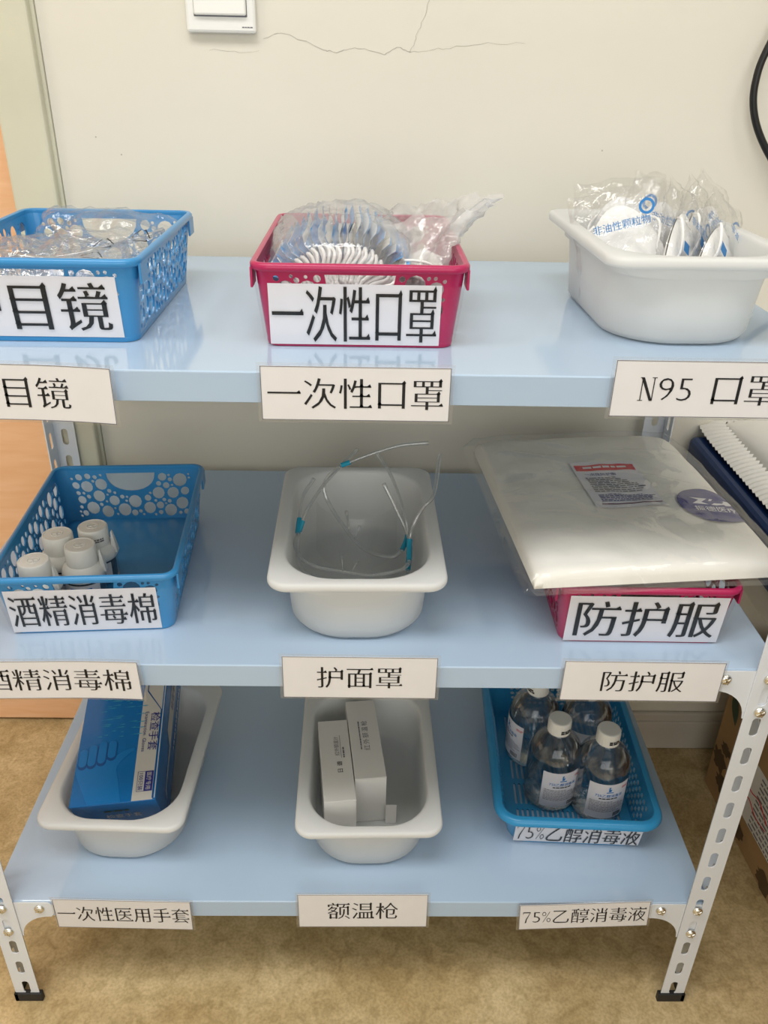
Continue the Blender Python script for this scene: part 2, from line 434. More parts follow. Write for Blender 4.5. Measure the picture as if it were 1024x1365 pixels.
def fake_lines(rows, w, h, seed=1, fill=0.65):
    """rows of tiny print too small to read, as short dashes in a w by h block centred on the origin"""
    r = random.Random(seed); V = []; F = []
    for i in range(rows):
        y = h/2-h*(i+0.5)/rows; x = -w/2; end = w/2*(1 if r.random() < 0.6 else r.uniform(0.1, 0.8))
        while x < end:
            l = r.uniform(0.5, 2.2)*h/rows; t = h/rows*fill/2; k = len(V)
            V += [(x, y-t), (x+l, y-t), (x+l, y+t), (x, y+t)]; F.append([k, k+1, k+2, k+3]); x += l+0.3*h/rows
    return V, F
def polys(*ps):
    V = []; F = []
    for p in ps:
        k = len(V); V += p; F.append(list(range(k, k+len(p))))
    return V, F
def grid(bm, nu, nv, fn):
    vs = [[bm.verts.new(fn(i/nu, j/nv)) for i in range(nu+1)] for j in range(nv+1)]
    for j in range(nv):
        for i in range(nu): bm.faces.new((vs[j][i], vs[j][i+1], vs[j+1][i+1], vs[j+1][i]))
    return bm

# ------------------------------------------------------------------ the room
ZT, ZM, ZB = 0.8396, 0.5420, 0.1890      # shelf tops
W, D, TH = 0.85, 0.4327, 0.0264
WY = 0.455
structure(obj('floor', boxbm(-2.0, 2.2, -2.6, 0.60, -0.05, 0.0), 'vinyl_floor'))
structure(obj('ceiling', boxbm(-2.0, 2.2, -2.6, 0.60, 2.6, 2.65), 'ceiling_white'))
structure(obj('wall_back', boxbm(-0.366, 2.2, WY, WY+0.14, 0, 2.6), 'wall_paint'))
structure(obj('wall_right', boxbm(2.2, 2.3, -2.6, 0.60, 0, 2.6), 'wall_paint'))
structure(obj('wall_left', boxbm(-2.1, -2.0, -2.6, 0.60, 0, 2.6), 'wall_paint'))
structure(obj('wall_front', boxbm(-2.0, 2.2, -2.7, -2.6, 0, 2.6), 'wall_paint'))
structure(obj('wall_back_left', boxbm(-2.0, -1.36, WY, WY+0.14, 0, 2.6), 'wall_paint'))
structure(obj('wall_back_lintel', boxbm(-1.36, -0.366, WY, WY+0.14, 2.12, 2.6), 'wall_paint'))
bm = bmesh.new(); box(bm, -0.424, -0.3705, WY-0.016, WY+0.13, 0, 2.12, 0.003); box(bm, -0.372, -0.3665, WY-0.004, WY+0.1, 0, 2.12)
structure(obj('trim_1', bm, 'cream_paint'))
dr = structure(obj('door_1', boxbm(-1.355, -0.4245, 0.503, 0.543, 0.006, 2.11, 0.002), 'door_wood'))
bm = bmesh.new(); box(bm, -0.366, 2.2, WY-0.012, WY+0.001, 0, 0.062, 0.003); box(bm, -0.366, 2.2, WY-0.008, WY+0.001, 0.058, 0.078, 0.004)
structure(obj('baseboard_back', bm, 'baseboard_paint'))
# hairline cracks in the plaster
bm = bmesh.new()
def crack(pts, w0):
    P = [Vector((a, 0, b)) for a, b in pts]; fine = []
    for a, b in zip(P, P[1:]):
        for k in range(5): fine.append(a.lerp(b, k/5)+Vector((rnd.uniform(-1, 1), 0, rnd.uniform(-1, 1)))*0.0012)
    fine.append(P[-1])
    for a, b in zip(fine, fine[1:]):
        d = (b-a).normalized(); n = Vector((-d.z, 0, d.x))*w0*rnd.uniform(0.5, 1.0)
        bm.faces.new([bm.verts.new(q+Vector((0, WY-0.0003, 0))) for q in (a-n, b-n, b+n, a+n)])
crack([(-0.112, 1.079), (-0.091, 1.085), (-0.045, 1.069), (-0.031, 1.066), (-0.018, 1.069), (-0.002, 1.071), (0.025, 1.065), (0.041, 1.072), (0.056, 1.068)], 0.00030)
crack([(0.056, 1.068), (0.080, 1.071), (0.101, 1.073), (0.135, 1.078), (0.187, 1.079)], 0.00018)
crack([(0.056, 1.068), (0.062, 1.085), (0.068, 1.097), (0.078, 1.125)], 0.00022)
crack([(-0.175, 1.066), (-0.14, 1.064), (-0.118, 1.066)], 0.00015)
for x, z in ((-0.318, 0.972), (-0.29, 0.953), (0.292, 0.968)):
    bm.faces.new([bm.verts.new((x+a, WY-0.0003, z+b)) for a, b in circle(0, 0, 0.0009, 8)])
structure(obj('wall_crack', bm, 'crack_dark', bpy.data.objects['wall_back']))

# light switch
sw = thing('light_switch', 'white square rocker light switch on the wall at the top', 'light switch', (-0.158, WY, 1.123))
obj('face_plate', boxbm(-0.039, 0.039, -0.010, 0, -0.0405, 0.0405, 0.003), 'switch_white', sw)
bm = boxbm(-0.030, 0.030, -0.0105, -0.004, -0.025, 0.030, 0.001); obj('recess_frame', bm, 'ink_grey', sw)
bm = bmesh.new(); box(bm, -0.029, 0.029, -0.0150, -0.006, -0.0235, 0.029, 0.002)
for v in bm.verts:
    if v.co.y < -0.01: v.co.y += 0.0028*(v.co.z+0.0235)/0.05
obj('rocker', bm, 'switch_white', sw)
bm = geo_bm(fake_lines(1, 0.009, 0.0018, 3), lambda x, y: (0.028+x, -0.0103, -0.0345+y)); obj('maker_mark', bm, 'ink_grey', sw)

# cable
bm = bmesh.new(); tube(bm, catmull([(0.520, 0.43, 1.20), (0.480, 0.436, 1.13), (0.459, 0.438, 1.075), (0.4545, 0.438, 1.045), (0.458, 0.438, 1.02), (0.470, 0.438, 0.994), (0.492, 0.438, 0.965), (0.53, 0.44, 0.925), (0.60, 0.44, 0.88), (0.70, 0.44, 0.86)], 8), 0.0042, 10)
tag(obj('cable', bm, 'cable_black', smooth=180), 'thick black cable hanging in a loop against the wall at upper right', 'cable')

# ------------------------------------------------------------------ shelving rack
rack = thing('shelving_rack', 'pale blue three-tier metal shelving rack with slotted white posts', 'shelving rack', (0, 0, 0))
def shelf(z):
    bm = bmesh.new(); a = W/2-0.002
    prof = [(-a, 0.001, z-TH), (-a, 0.001, z-0.002)]
    box(bm, -a, a, 0.001, D, z-0.003, z, 0.0012)
    box(bm, -a, a, 0.001, 0.003, z-TH, z-0.0015, 0.0004, 1); box(bm, -a, a, D-0.002, D, z-TH, z-0.0015)
    box(bm, -a, -a+0.002, 0.001, D, z-TH, z-0.0015); box(bm, a-0.002, a, 0.001, D, z-TH, z-0.0015)
    box(bm, -a, a, 0.003, 0.014, z-TH, z-TH+0.0015); box(bm, -a, a, D-0.014, D-0.002, z-TH, z-TH+0.0015)
    box(bm, -a+0.02, a-0.02, D*0.5-0.02, D*0.5+0.02, z-0.018, z-0.003)
    return obj('shelf', bm, 'shelf_blue', rack)
for z in (ZT, ZM, ZB): shelf(z)
def bolt_bm(x, y, z):
    bm = bmesh.new()
    prof = [(0.0062, 0), (0.0062, 0.001), (0.0052, 0.0026), (0.003, 0.0036), (0.0012, 0.0038)]
    lathe(bm, prof, 16)
    box(bm, -0.0042, 0.0042, -0.0007, 0.0007, 0.0020, 0.0041); box(bm, -0.0007, 0.0007, -0.0042, 0.0042, 0.0020, 0.0041)
    transform(bm, Matrix.Translation((x, y, z)) @ Matrix.Rotation(R(90), 4, 'X') @ Matrix.Rotation(R(25), 4, 'Z'))
    return bm
SLZ = [0.026+0.0403*i for i in range(20)]
def post(sx, front):
    """slotted L-angle: one flange across (x), one along the depth (y)"""
    top = ZT-0.001; FW = 0.030
    holes = [slot(0.0155, z, 0.0088, 0.0245) for z in SLZ if z < top-0.015]
    outer = [(0, 0.004), (FW, 0.004), (FW, top), (0, top)]
    bm = plate(outer, holes, 0.0016)
    y = -0.0012 if front else D+0.0012
    for v in bm.verts:
        x, z, t = v.co.x, v.co.y, v.co.z
        v.co = Vector((sx*(W/2+0.0012-x), y+t, z))
    b2 = plate(outer, holes, 0.0016)
    for v in b2.verts:
        x, z, t = v.co.x, v.co.y, v.co.z
        v.co = Vector((sx*(W/2+0.0004+t), (y+x) if front else (y-x), z))
    me = bpy.data.meshes.new('t'); b2.to_mesh(me); b2.free(); bm.from_mesh(me); bpy.data.meshes.remove(me)
    bmesh.ops.recalc_face_normals(bm, faces=bm.faces)
    o = obj('post', bm, 'post_white', rack)
    bm = bmesh.new(); x1 = W/2+0.003; x0 = W/2-0.032
    ya, yb = ((-0.0045, 0.032) if front else (D-0.032, D+0.0045))
    box(bm, min(sx*x0, sx*x1), max(sx*x0, sx*x1), ya if front else yb-0.007, ya+0.007 if front else yb, 0, 0.015, 0.0012)
    xs = sorted((sx*(x1-0.006), sx*x1)); box(bm, xs[0], xs[1], ya, yb, 0, 0.015, 0.0012)
    obj('foot_cap', bm, 'rubber_black', o)
    return o
for sx in (-1, 1):
    for front in (True, False):
        po = post(sx, front)
        if front:
            for z in (ZT, ZM, ZB):
                for dz in (-0.010, -0.052): obj('bolt', bolt_bm(sx*(W/2-0.0145), -0.0022, z+dz), 'bolt_metal', po, smooth=40)
def gusset(sx, z, front):
    arc = []
    for i in range(11):
        t = R(90*i/10); arc.append((0.030+0.043-0.043*sin(t)*1.0, -TH-0.001-0.034*(1-cos(t)) if False else -TH-0.001-0.034*(1-cos(t))))
    pts = [(0.002, -0.0015), (0.068, -0.0015), (0.0735, -0.006), (0.0735, -0.020), (0.069, -TH)]
    for i in range(9):
        t = R(90*i/8); pts.append((0.030+0.036*(1-sin(t)), -TH-0.036*(1-cos(t))))
    pts.append((0.002, -TH-0.036))
    bm = plate(pts, [], 0.0014)
    for v in bm.verts:
        x, zz, t = v.co.x, v.co.y, v.co.z
        v.co = Vector((sx*(W/2-x), (0.0003 if front else D+0.0003)+t*0.9, z+zz))
    bmesh.ops.recalc_face_normals(bm, faces=bm.faces)
    g = obj('corner_bracket', bm, 'post_white', rack)
    if front: obj('bolt', bolt_bm(sx*(W/2-0.0575), -0.0005, z-0.0115), 'bolt_metal', g, smooth=40)
for sx in (-1, 1):
    for z in (ZT, ZM, ZB): gusset(sx, z, True)
    for z in (ZM, ZB): gusset(sx, z, False)

# ------------------------------------------------------------------ laminated shelf labels
def shelf_label(text, cx, cz, w_, h_, em, label, tilt=0.0, lean=0.0, curl=0.0, emh=None, pitch=None):
    y0 = -0.0034
    t = thing('shelf_label', label, 'label', (cx, y0, cz), group='laminated labels along the shelf edges', rot=(lean, tilt, 0))
    cf = lambda x: -curl*max(0, x/(w_/2))**2
    def curved(w2, h2, y, th):
        bm = bmesh.new()
        grid(bm, 16, 1, lambda u, v: ((u-0.5)*w2, y+cf((u-0.5)*w2), (v-0.5)*h2))
        r = bmesh.ops.extrude_face_region(bm, geom=bm.faces[:])
        for v in r['geom']:
            if isinstance(v, bmesh.types.BMVert): v.co.y -= th
        bmesh.ops.recalc_face_normals(bm, faces=bm.faces)
        return bm
    obj('laminate', curved(w_+0.006, h_+0.005, 0.0006, 0.0003), 'laminate_film', t)
    p = obj('card', curved(w_, h_, 0.0, 0.0005), 'paper', t)
    e = 0.00028; a, b = w_/2, h_/2
    bm = bmesh.new(); n = 16
    for i in range(n):
        x0, x1 = -a+w_*i/n, -a+w_*(i+1)/n
        for z0, z1 in ((-b, -b+e*2), (b-e*2, b)):
            bm.faces.new([bm.verts.new((x, -0.0007+cf(x), z)) for x, z in ((x0, z0), (x1, z0), (x1, z1), (x0, z1))])
    for x0, x1 in ((-a, -a+2*e), (a-2*e, a)):
        bm.faces.new([bm.verts.new((x, -0.0007+cf(x), z)) for x, z in ((x0, -b), (x1, -b), (x1, b), (x0, b))])
    obj('border_line', bm, 'ink_grey', p)
    bm = geo_bm(text_geo(text, em, emh or em, pitch=pitch), lambda x, y: (x, -0.0008+cf(x), y))
    obj('lettering', bm, 'ink_black', p)
    return t
shelf_label('护目镜', -0.268, 0.821, 0.156, 0.047, 0.0288, 'white label on the top shelf edge reading 护目镜, cut off by the photo edge', 0.008, curl=0.006)
shelf_label('一次性口罩', 0.0025, 0.8235, 0.152, 0.0455, 0.0288, 'white label on the top shelf edge reading 一次性口罩 below the pink basket', 0.0)
shelf_label('N95 口罩', 0.287, 0.8315, 0.156, 0.0475, 0.0292, 'white label on the top shelf edge reading N95 口罩 below the white tub', 0.0)
shelf_label('酒精消毒棉', -0.286, 0.526, 0.161, 0.046, 0.0292, 'white label on the middle shelf edge reading 酒精消毒棉 below the blue basket', -0.02, curl=0.003)
shelf_label('护面罩', 0.0072, 0.5315, 0.150, 0.0505, 0.0287, 'white label on the middle shelf edge reading 护面罩 below the white tub', 0.004)
shelf_label('防护服', 0.284, 0.5295, 0.157, 0.0485, 0.0282, 'white label on the middle shelf edge reading 防护服 below the pink basket', 0.008)
shelf_label('一次性医用手套', -0.2690, 0.1715, 0.159, 0.054, 0.0222, emh=0.031, label= 'white label on the bottom shelf edge reading 一次性医用手套 below the glove box', tilt=0.03, lean=0.05)
shelf_label('额温枪', 0.0125, 0.1795, 0.152, 0.058, 0.0285, emh=0.0325, label= 'white label on the bottom shelf edge reading 额温枪 below the tub of small boxes', tilt=-0.005)
shelf_label('75%乙醇消毒液', 0.2755, 0.1720, 0.154, 0.044, 0.0226, emh=0.029, label= 'white label on the bottom shelf edge reading 75%乙醇消毒液 below the tray', tilt=-0.055)

# ------------------------------------------------------------------ perforated baskets
BW, BD, BH = 0.0878, 0.1240, 0.0715       # half width, half depth at the rim, height
IW, ID = 0.0078, 0.0085                    # taper of the sides and of the ends
def hole_pack(L, H, seed, arch):
    r = random.Random(seed); holes = []; cs = []
    lo, hi = 0.0055, H-0.0085
    if arch:
        pts = [(0.030*cos(R(t)), hi-0.0235*abs(sin(R(t)))**0.8) for t in range(180, 361, 15)]
        holes.append(pts); cs += [(x*0.9, hi-0.007, 0.0185) for x in (-0.013, 0, 0.013)] + [(-0.022, hi-0.004, 0.010), (0.022, hi-0.004, 0.010)]
    def add(rad, tries):
        for _ in range(tries):
            q = rad*r.uniform(0.85, 1.15); x = r.uniform(-L+0.0008+q, L-0.0008-q); y = r.uniform(lo+q*0.9, hi-q*0.9)
            if all((x-a)**2+(y-b)**2 > (q+c+0.0008)**2 for a, b, c in cs):
                cs.append((x, y, q)); holes.append(circle(x, y, q, 12 if q > 0.003 else 8))
    add(0.0080, 220); add(0.0062, 500); add(0.0044, 1100); add(0.0030, 1500); add(0.0019, 2200)
    return holes
def basket_map(hw, hd, ih, idp, H, cr):
    """side panels: returns f(side, s in -1..1, h, out) -> local point"""
    def f(side, s, h, out):
        k = 1-h/H; a = hw-ih*k; b = hd-idp*k
        if side == 'front': return Vector((s*(a-cr), -b-out, h))
        if side == 'back': return Vector((-s*(a-cr), b+out, h))
        if side == 'right': return Vector((a+out, s*(b-cr), h))
        return Vector((-a-out, -s*(b-cr), h))
    return f
def build_basket(root, material, hw, hd, ih, idp, H, cr, packs, bottom_holes, th=0.0016, lug=True):
    f = basket_map(hw, hd, ih, idp, H, cr)
    bm = bmesh.new()
    for side, L in (('front', hw-cr), ('back', hw-cr), ('right', hd-cr), ('left', hd-cr)):
        hs = packs[side]
        b2 = plate([(-L, 0), (L, 0), (L, H), (-L, H)], hs, th)
        me = bpy.data.meshes.new('t')
        for v in b2.verts:
            v.co = f(side, v.co.x/L, v.co.y, v.co.z)
        b2.to_mesh(me); b2.free(); bm.from_mesh(me); bpy.data.meshes.remove(me)
    def ring(h, out):
        k = 1-h/H; a = hw-ih*k; b = hd-idp*k
        return [(x, y, h) for x, y in rrect(a+out, b+out, cr+out, 6)]
    # rounded corners, solid
    for q in range(4):
        r0o, r1o, r0i, r1i = (ring(0, th/2), ring(H, th/2), ring(0, -th/2), ring(H, -th/2))
        for i in range(q*7, q*7+6):
            for lo, hi in ((r0o, r1o), (r0i, r1i)):
                bm.faces.new([bm.verts.new(p) for p in (lo[i], lo[i+1], hi[i+1], hi[i])])
    # bottom
    a, b = hw-ih, hd-idp
    b2 = plate([(x, y) for x, y in rrect(a, b, cr, 6)], bottom_holes, 0.0018); transform(b2, Matrix.Translation((0, 0, 0.0012)))
    me = bpy.data.meshes.new('t'); b2.to_mesh(me); b2.free(); bm.from_mesh(me); bpy.data.meshes.remove(me)
    loft(bm, [ring(0, th/2), ring(0.0035, th/2+0.0003), ring(0.0045, th/2)], False, False)
    bmesh.ops.remove_doubles(bm, verts=bm.verts, dist=1e-5)
    bmesh.ops.recalc_face_normals(bm, faces=bm.faces)
    obj('basket_body', bm, material, root, smooth=30)
    # rolled rim
    bm = bmesh.new()
    sec = [(-0.0010, -0.0050), (0.0030, -0.0058), (0.0042, -0.0045), (0.0042, -0.0012), (0.0026, 0.0006), (0.0002, 0.0009), (-0.0014, 0.0000), (-0.0018, -0.0022)]
    rings = []
    for o_, z_ in sec+[sec[0]]:
        rings.append([(x, y, H+z_) for x, y in rrect(hw+o_, hd+o_, cr+o_, 6)])
    loft(bm, rings, False, False); bmesh.ops.remove_doubles(bm, verts=bm.verts, dist=1e-6); bmesh.ops.recalc_face_normals(bm, faces=bm.faces)
    obj('rim', bm, material, root, smooth=50)
    if lug:
        for sx in (-1, 1):
            for sy in (-1, 1):
                bm = bmesh.new(); x = sx*(hw+0.0028); y = sy*(hd-0.016)
                box(bm, x-0.0011, x+0.0011, y-0.011, y+0.011, H-0.021, H-0.004, 0.0006)
                obj('stacking_lug', bm, material, root)
    return f
PACKS = {'front': hole_pack(BW-0.012, BH, 3, True), 'back': hole_pack(BW-0.012, BH, 5, True), 'right': hole_pack(BD-0.012, BH, 8, False), 'left': hole_pack(BD-0.012, BH, 13, False)}
def basket_sign(root, f, H, hw, hd, idp, x0, x1, h0, h1, text, em, emh, skew=0.0, label=None, clip=False):
    """paper taped to the front face; x and h in metres on the face"""
    def P(x, h, out):
        k = 1-h/H; return Vector((x, -(hd-idp*k)-0.0010-out, h))
    cx, ch = (x0+x1)/2, (h0+h1)/2
    bm = bmesh.new()
    def pf(u, v):
        x = x0+(x1-x0)*u; h = h0+(h1-h0)*v+skew*(u-0.5)
        return P(x, h, 0.0004+0.0006*abs(noise.noise((x*60, h*60, 2))))
    grid(bm, 12, 6, pf)
    p = obj('paper_sign', bm, 'paper_bluish', root, smooth=180)
    def tf(x, y): 
        y2 = max(-(h1-h0)/2, min((h1-h0)/2, y)) if clip else y
        return P(cx+x, ch+y2+skew*(x/(x1-x0)), 0.0013)
    obj('lettering', geo_bm(text_geo(text, em, emh, 0.011, -0.011), tf), 'ink_black', p)
    # clear tape wrapped over the sign and round both corners
    bm = bmesh.new(); xa, xb = -hw+0.0005, hw-0.0005
    def tp(u, v):
        h = h0+0.002+(h1-h0-0.003)*v; k = 1-h/H; a = hw-(IW if hw < 0.1 else 0.0115)*k; 
        s = (u-0.5)*2*(a+0.028)
        wr = 0.0010*abs(noise.noise((u*26, v*5, hw*9)))
        if abs(s) <= a-0.006: return P(s, h, 0.0020+wr*0.4)
        e = abs(s)-(a-0.006); sg = 1 if s > 0 else -1
        t = min(e/0.012, 1.0)*pi/2; rr = 0.0085
        px = sg*(a-0.006+rr*sin(t)); b = hd-idp*k
        py = -(b+0.0028)+rr*(1-cos(t))+max(0, e-0.012)
        return Vector((px+sg*wr, py, h))
    grid(bm, 60, 6, tp)
    obj('tape', bm, 'tape_film', root, smooth=180)
BASK = ((BW, BD, IW, ID, BH, 0.012, PACKS, []))
def basket(name, material, loc, rz, label):
    t = thing(name, label, 'basket', loc, rz, 'perforated plastic baskets')
    f = build_basket(t, material, *BASK)
    return t, f
zt, zm = ZT+0.0004, ZM+0.0004
bA, fA = basket('storage_basket', 'basket_blue', (-0.2705, 0.1875, zt), R(0.5), 'blue perforated basket on the top shelf labelled 护目镜')
basket_sign(bA, fA, BH, BW, BD, ID, -0.0780, 0.0705, 0.0045, 0.0575, '护目镜', 0.0450, 0.0460)
bB, fB = basket('storage_basket', 'basket_pink', (0.0040, 0.1850, zt), R(0.3), 'pink perforated basket on the top shelf holding bagged face masks')
basket_sign(bB, fB, BH, BW, BD, ID, -0.077, 0.0685, 0.002, 0.0555, '一次性口罩', 0.0285, 0.0540)
bD, fD = basket('storage_basket', 'basket_blue', (-0.2735, 0.1690, zm), R(4.0), 'blue perforated basket on the middle shelf labelled 酒精消毒棉')
basket_sign(bD, fD, BH, BW, BD, ID, -0.078, 0.0690, 0.002, 0.0560, '酒精消毒棉', 0.0288, 0.0440)
bF, fF = basket('storage_basket', 'basket_pink', (0.2925, 0.1590, zm), R(-0.6), 'pink perforated basket on the middle shelf under the packed coverall')
basket_sign(bF, fF, BH, BW, BD, ID, -0.0780, 0.0790, 0.0015, 0.0610, '防护服', 0.0490, 0.0510)

# low slotted tray (bottom right)
TWh, TDh, THh = 0.0955, 0.132, 0.057
def rows(L, y0, y1, nx, ny, w_, h_, m=0.008):
    return [slot(-L+m+(2*L-2*m)*(i+0.5)/nx, y0+(y1-y0)*(j+0.5)/ny, w_, h_, 3) for i in range(nx) for j in range(ny)]
def hexes(L, y0, y1, nx, ny, r):
    return [circle(-L+0.008+(2*L-0.016)*(i+0.25+0.5*(j % 2))/nx, y0+(y1-y0)*(j+0.5)/ny, r, 6, r*1.05) for i in range(nx) for j in range(ny)]
LF, LS = TWh-0.022, TDh-0.022
TP = {'front': rows(LF, 0.008, 0.042, 12, 4, 0.0075, 0.0055), 'back': rows(LF, 0.012, 0.042, 14, 4, 0.0068, 0.0052),
      'right': hexes(LS, 0.006, 0.043, 18, 5, 0.0041), 'left': hexes(LS, 0.006, 0.043, 18, 5, 0.0041)}
bh = [slot(-0.066+0.0066*i, y, 0.0034, 0.036, 3) for i in range(21) for y in (-0.088, -0.044, 0.0, 0.044, 0.088)]
tray = thing('storage_tray', 'bright blue slotted tray on the bottom shelf holding bottles of disinfectant', 'tray', (0.2850, 0.2055, ZB+0.0004), R(-2.6))
fJ = build_basket(tray, 'tray_blue', TWh, TDh, 0.0135, 0.012, THh, 0.022, TP, bh, lug=False)
bm = bmesh.new(); sec = [(-0.001, -0.004), (0.004, -0.005), (0.0085, -0.008), (0.0095, -0.006), (0.0075, -0.001), (0.004, 0.0008), (0, 0.0006), (-0.0016, -0.001)]
loft(bm, [[(x, y, THh+z_) for x, y in rrect(TWh+o_, TDh+o_, 0.022+o_, 8)] for o_, z_ in sec+[sec[0]]], False, False)
bmesh.ops.remove_doubles(bm, verts=bm.verts, dist=1e-6); bmesh.ops.recalc_face_normals(bm, faces=bm.faces)
obj('flared_rim', bm, 'tray_blue', tray, smooth=50)
basket_sign(tray, fJ, THh, TWh, TDh, 0.012, -0.0775, 0.0805, 0.003, 0.0455, '75%乙醇消毒液', 0.0238, 0.0450, clip=True)

# ------------------------------------------------------------------ white tubs
def tub_mesh():
    bm = bmesh.new(); H = 0.080
    spec = [ # a, b, r, z  outer going up
        (0.0600, 0.1020, 0.0500, 0.0000), (0.0665, 0.1085, 0.0555, 0.0015), (0.0700, 0.1120, 0.0580, 0.0065), (0.0722, 0.1150, 0.0570, 0.0400), (0.0738, 0.1168, 0.0560, 0.0600),
        (0.0765, 0.1195, 0.0480, 0.0605), (0.0772, 0.1202, 0.0460, 0.0700),
        (0.0840, 0.1265, 0.0200, 0.0702), (0.0868, 0.1293, 0.0200, 0.0712), (0.0876, 0.1302, 0.0200, 0.0735), (0.0876, 0.1302, 0.0200, 0.0770), (0.0866, 0.1292, 0.0200, 0.0792), (0.0850, 0.1276, 0.0200, 0.0800),
        (0.0750, 0.1195, 0.0500, 0.0800), (0.0735, 0.1180, 0.0520, 0.0790), (0.0724, 0.1168, 0.0530, 0.0760),
        (0.0712, 0.1145, 0.0540, 0.0550), (0.0680, 0.1100, 0.0550, 0.0120), (0.0640, 0.1058, 0.0530, 0.0055), (0.0550, 0.0970, 0.0460, 0.0035)]
    loft(bm, [[(x, y, z) for x, y in rrect(a, b, r, 10)] for a, b, r, z in spec], True, True)
    me = bpy.data.meshes.new('tub'); bm.normal_update(); bm.to_mesh(me); bm.free()
    return me
TUB = tub_mesh()
def tub(loc, rz, label):
    o = obj('storage_tub', TUB, 'tub_white', None, loc, smooth=50); o.rotation_euler = (0, 0, rz)
    return tag(o, label, 'tub', 'white plastic tubs')
tub((0.2960, 0.196, zt), R(1.5), 'white plastic tub on the top shelf full of wrapped respirator masks')
tub((0.0020, 0.1520, zm), R(1.0), 'white plastic tub on the middle shelf holding clear face shield frames')
tub((-0.2835, 0.1690, ZB+0.0004), R(-2.0), 'white plastic tub on the bottom shelf holding a blue glove box')
tub((0.0165, 0.1610, ZB+0.0004), R(1.0), 'white plastic tub on the bottom shelf holding two slim white boxes')

# ------------------------------------------------------------------ goggles in film bags (top left basket)
def film_pillow(a, b, h, seed, amp=0.004, nu=36, nv=30, flat=0.12):
    bm = bmesh.new()
    def f(sgn):
        def g(u, v):
            x, y = (u*2-1), (v*2-1)
            k = max(0.0, (1-abs(x)**3.5)*(1-abs(y)**3.5))
            z = sgn*h*k**0.6
            n = fbm((x*a+seed, y*b+sgn, seed*1.7), 38, 3)*amp*(0.35+k)
            rid = (1-abs(noise.noise((x*a*55+seed, y*b*55, sgn*3+seed))))**4*amp*0.9
            return (x*a+0.004*noise.noise((y*3, seed, 0)), y*b+0.004*noise.noise((x*3, seed, 5)), z+n+rid*sgn)
        return g
    grid(bm, nu, nv, f(1)); grid(bm, nu, nv, f(-1))
    return bm
def goggles():
    t = thing('bagged_goggles', 'clear safety goggles sealed in a crinkled film bag', 'goggles', (0, 0, 0), group='bagged goggles in the blue basket')
    bm = bmesh.new()
    def lens(u, v):
        a = (u-0.5)*R(150); w2 = 0.022*(1-0.25*abs(2*u-1)**4)
        return (0.060*sin(a), 0.03-0.058*cos(a)*0.75, (v-0.5)*2*w2)
    grid(bm, 24, 8, lens); obj('lens', bm, 'visor_film', t, smooth=180)
    bm = bmesh.new(); loop = []
    for i in range(24): loop.append(lens(i/24, 1))
    for i in range(6): loop.append(lens(1, 1-i/6))
    for i in range(24): loop.append(lens(1-i/24, 0))
    for i in range(6): loop.append(lens(0, i/6))
    tube(bm, loop, 0.0028, 8, True); obj('frame', bm, 'clear_tube', t, smooth=180)
    bm = bmesh.new()
    pts = catmull([(-0.058, 0.016, 0), (-0.045, 0.035, 0.006), (0, 0.043, 0.010), (0.045, 0.035, 0.004), (0.058, 0.016, 0)], 6)
    for a, b in zip(pts, pts[1:]):
        bm.faces.new([bm.verts.new(p) for p in (a+Vector((0, 0, -0.004)), b+Vector((0, 0, -0.004)), b+Vector((0, 0, 0.004)), a+Vector((0, 0, 0.004)))])
    obj('strap', bm, 'clip_blue' if False else 'clear_tube', t)
    bg = obj('film_bag', film_pillow(0.074, 0.050, 0.026, 3.1, 0.006), 'bag_film', t, smooth=180)
    # recycling triangle printed on the bag
    V = []; F = []
    for k in range(3):
        a0 = R(90+120*k); a1 = R(90+120*(k+1)); r0 = 0.0105; r1 = 0.0085
        pa = [(r0*cos(a0+0.25), r0*sin(a0+0.25)), (r0*cos(a1-0.25), r0*sin(a1-0.25)), (r1*cos(a1-0.3), r1*sin(a1-0.3)), (r1*cos(a0+0.3), r1*sin(a0+0.3))]
        n = len(V); V += pa; F.append([n, n+1, n+2, n+3])
        m = (r0*cos(a1-0.25), r0*sin(a1-0.25)); n = len(V)
        V += [(m[0]+0.003*cos(a1+2.3), m[1]+0.003*sin(a1+2.3)), m, (m[0]+0.003*cos(a1-2.9), m[1]+0.003*sin(a1-2.9))]; F.append([n, n+1, n+2])
    bm = geo_bm((V, F), lambda x, y: (0.044+x, -0.004+y, 0.0265+0.001*x))
    obj('recycling_print', bm, 'ink_black', bg)
    return t
g0 = goggles(); g0.location = (-0.262, 0.254, ZT+0.041); g0.rotation_euler = (R(30), R(3), R(-4)); g0['label'] = 'bagged clear goggles at the back of the top blue basket, recycling mark on the bag'
dup(g0, (-0.283, 0.190, ZT+0.034), 0, 'bagged clear goggles in the middle of the top blue basket', (R(18), R(-5), R(5)))
dup(g0, (-0.279, 0.132, ZT+0.040), 0, 'bagged clear goggles nearest the front of the top blue basket', (R(6), R(4), R(-3)))

